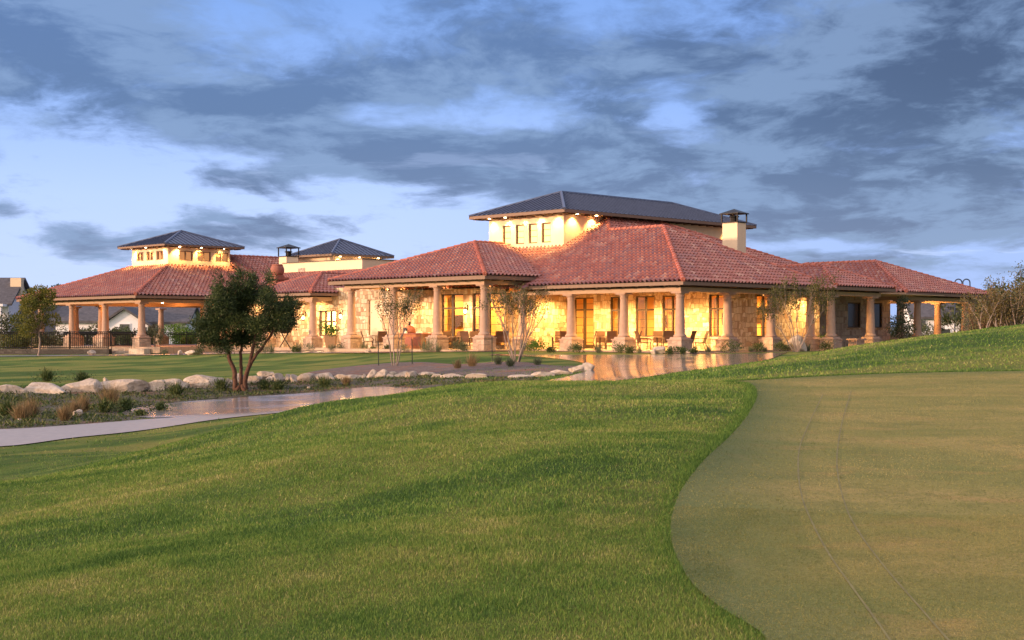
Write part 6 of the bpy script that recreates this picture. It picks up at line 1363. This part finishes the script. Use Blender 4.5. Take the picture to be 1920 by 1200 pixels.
house('white house with grey roof seen through the right porch', 1757, 150, 4.6, 8, 3.3, 2.0, -.7, -.1, wins=((-1.5, 1.9, .7, 1.1), (.8, 1.6, 1.0, .5)))
rs = np.random.default_rng(61)
def bush(label, px, Y, w, h, z, leafm, n, seed, L=.22, cat='bush', grp='bushes beyond the pavilion', name='bush'):
    r_ = np.random.default_rng(seed); bl = [(r_.normal(0, w*.25), r_.normal(0, w*.2), h*r_.uniform(.25, .72), w*.26, w*.26, h*.28) for _ in range(9)]
    return tree(name, label, base_at(px, Y, z), h*.3, .06, bl, n, L, L*.6, leafm, 'bark', seed, cat, grp)
bush('large bright green rounded hedge right of the back pavilion pillar', 343, 134, 3.6, 2.5, -.6, 'l_hedge', 4200, 71, .17); bush('yellowish bush at the right end of the bright hedge', 366, 133, 1.8, 1.9, -.6, 'l_oak', 1500, 72, .17)
bush('dark bush between the corner pillar and the hedge', 279, 132, 1.6, 2.2, -.7, 'l_dark', 1100, 73, .18)
for px, Y, w, h, l, s in ((163, 130, 2.6, 2.8, 'pale olive bush left of the second pillar pair', 74), (214, 131, 1.8, 2.3, 'olive bush right of the second pillar pair', 75), (238, 129, 2.2, 2.5, 'darker olive bush left of the corner pillar', 76), (112, 128, 3.0, 2.5, 'faded olive bush left of the first pillar pair', 77), (190, 134, 2.2, 1.7, 'low dry olive bush behind the second pillars', 78)):
    bush(l, px, Y, w, h, -.8, 'l_olive' if s != 76 else 'l_weed', 2200, s, .17)
for px, Y, w, h, l, s in ((8, 112, 3.4, 3.2, 'dark hedge at the far left edge behind the fence', 79), (40, 114, 3.0, 2.4, 'mid green bush behind the fence left of the oak', 80), (25, 109, 2.6, 1.6, 'low yellow green bush right behind the fence', 81), (95, 112, 2.4, 1.7, 'low bush behind the fence right of the oak', 82)):
    bush(l, px, Y, w, h, -.6, {79: 'l_dark', 80: 'l_hedge', 81: 'l_oak', 82: 'l_olive'}[s], 2200, s, .16)
def far_tree(label, px, Y, w, h, seed, leafm='l_dark', n=1600):
    r_ = np.random.default_rng(seed); bl = rblobs(10, w*.5, w*.4, h*.45, h*.92, w*.24, r_, .75)
    tree('far_tree', label, base_at(px, Y), h*.5, .18, bl, n, .42, .28, leafm, 'bark', seed, 'tree', 'trees on the skyline')
for i, (px, Y, w, h, l) in enumerate([(52, 205, 5, 10.2, 'dark tree behind the left house chimney'), (76, 200, 6, 10.4, 'round dark tree showing over the pavilion roof end'), (100, 200, 5, 10.8, 'tallest dark tree at the pavilion roof end'), (22, 215, 4, 9.6, 'thin tree over the far left roof'),
    (1800, 200, 6, 8.5, 'dark tree behind the right porch'), (1838, 150, 7, 6.4, 'olive tree right of the lamp hoops'), (1870, 155, 8, 6.6, 'dark olive tree behind the rust coloured shrub'), (1915, 150, 8, 6.8, 'dark tree at the far right edge'), (1955, 140, 8, 6.5, 'tree just beyond the right edge'),
    (150, 190, 7, 6.6, 'dark tree behind the grey roofed house'), (330, 195, 8, 6.8, 'tree behind the long pale grey house'), (270, 190, 7, 6.6, 'tree behind the white garage house')]): far_tree(l, px, Y, w, h, 90+i, 'l_dark' if i not in (5, 6) else 'l_olive')
# fan palm and low hedge seen through the right porch
def palm(label, px, Y, z, h, n, seed):
    r_ = np.random.default_rng(seed); b = Vector(base_at(px, Y, z)); o = empty('fan_palm', b, 0, label, 'palm'); k = MB(); k.tube([b-Vector((0, 0, .2)), b+Vector((0, 0, h*.35))], [.16, .14], 8); k.build('trunk', M['bark'], o)
    C, D = [], []
    for i in range(n):
        a = r_.uniform(0, 2*np.pi); e = r_.uniform(-.2, 1.3); c = b+Vector((0, 0, h*.35)); d = Vector((math.cos(a)*math.cos(e), math.sin(a)*math.cos(e), math.sin(e))); hub = c+d*h*.34
        for j in range(11):
            f = Vector(r_.normal(0, .34, 3)); C.append(tuple(hub)); D.append(tuple(d+f))
    leaves('frond', np.array(C), np.array(D), h*.40, .06, 'l_weed', o, r_); return o
palm('dark fan palm standing between the right porch pillars', 1788, 108, -.1, 2.6, 34, 7)
bush('low dark hedge behind the right porch', 1740, 118, 5, 1.1, -.2, 'l_dark', 1400, 83, .2, 'hedge', 'hedges behind the right porch', 'hedge'); bush('scrubby hedge under the fan palm', 1765, 106, 5, .9, -.2, 'l_weed', 1600, 84, .14, 'hedge', 'hedges behind the right porch', 'hedge')
bush('dark leafy bush seen between the grey stone wall and the porch pillars', 1672, 122, 4.2, 3.4, -.2, 'l_dark', 2400, 85, .2)
for px, Y, w, h, l, sd in ((1712, 128, 3.4, 2.2, 'olive bush in front of the right white house', 86),): bush(l, px, Y, w, h, -.3, 'l_olive', 1500, sd, .18)
dr = [pY(1690, 112), pY(1900, 112), pY(1900, 116), pY(1690, 116)]
drape_poly('driveway', dr, M['path'], .03, 2.0, lambda X, Y: np.full(X.shape, .3))
# faint hills on the horizon
hv = MB(); xs = np.linspace(-1400, 1400, 90); top = [14+9*mnoise.noise(Vector((x_*.004, 1.3, 0)))+4*mnoise.noise(Vector((x_*.013, 7, 0))) for x_ in xs]
b_ = [(x_, 2000+.00008*x_*x_, -6) for x_ in xs]+[(x_, 2150, t_) for x_, t_ in zip(xs, top)]+[(x_, 2500, -6) for x_ in xs]; n = len(xs)
hv.add(b_, [(i, i+1, n+i+1, n+i) for i in range(n-1)]+[(n+i, n+i+1, 2*n+i+1, 2*n+i) for i in range(n-1)])
struct(hv, 'hills', plain('far_hills', (.07, .10, .13), 1.0), True)
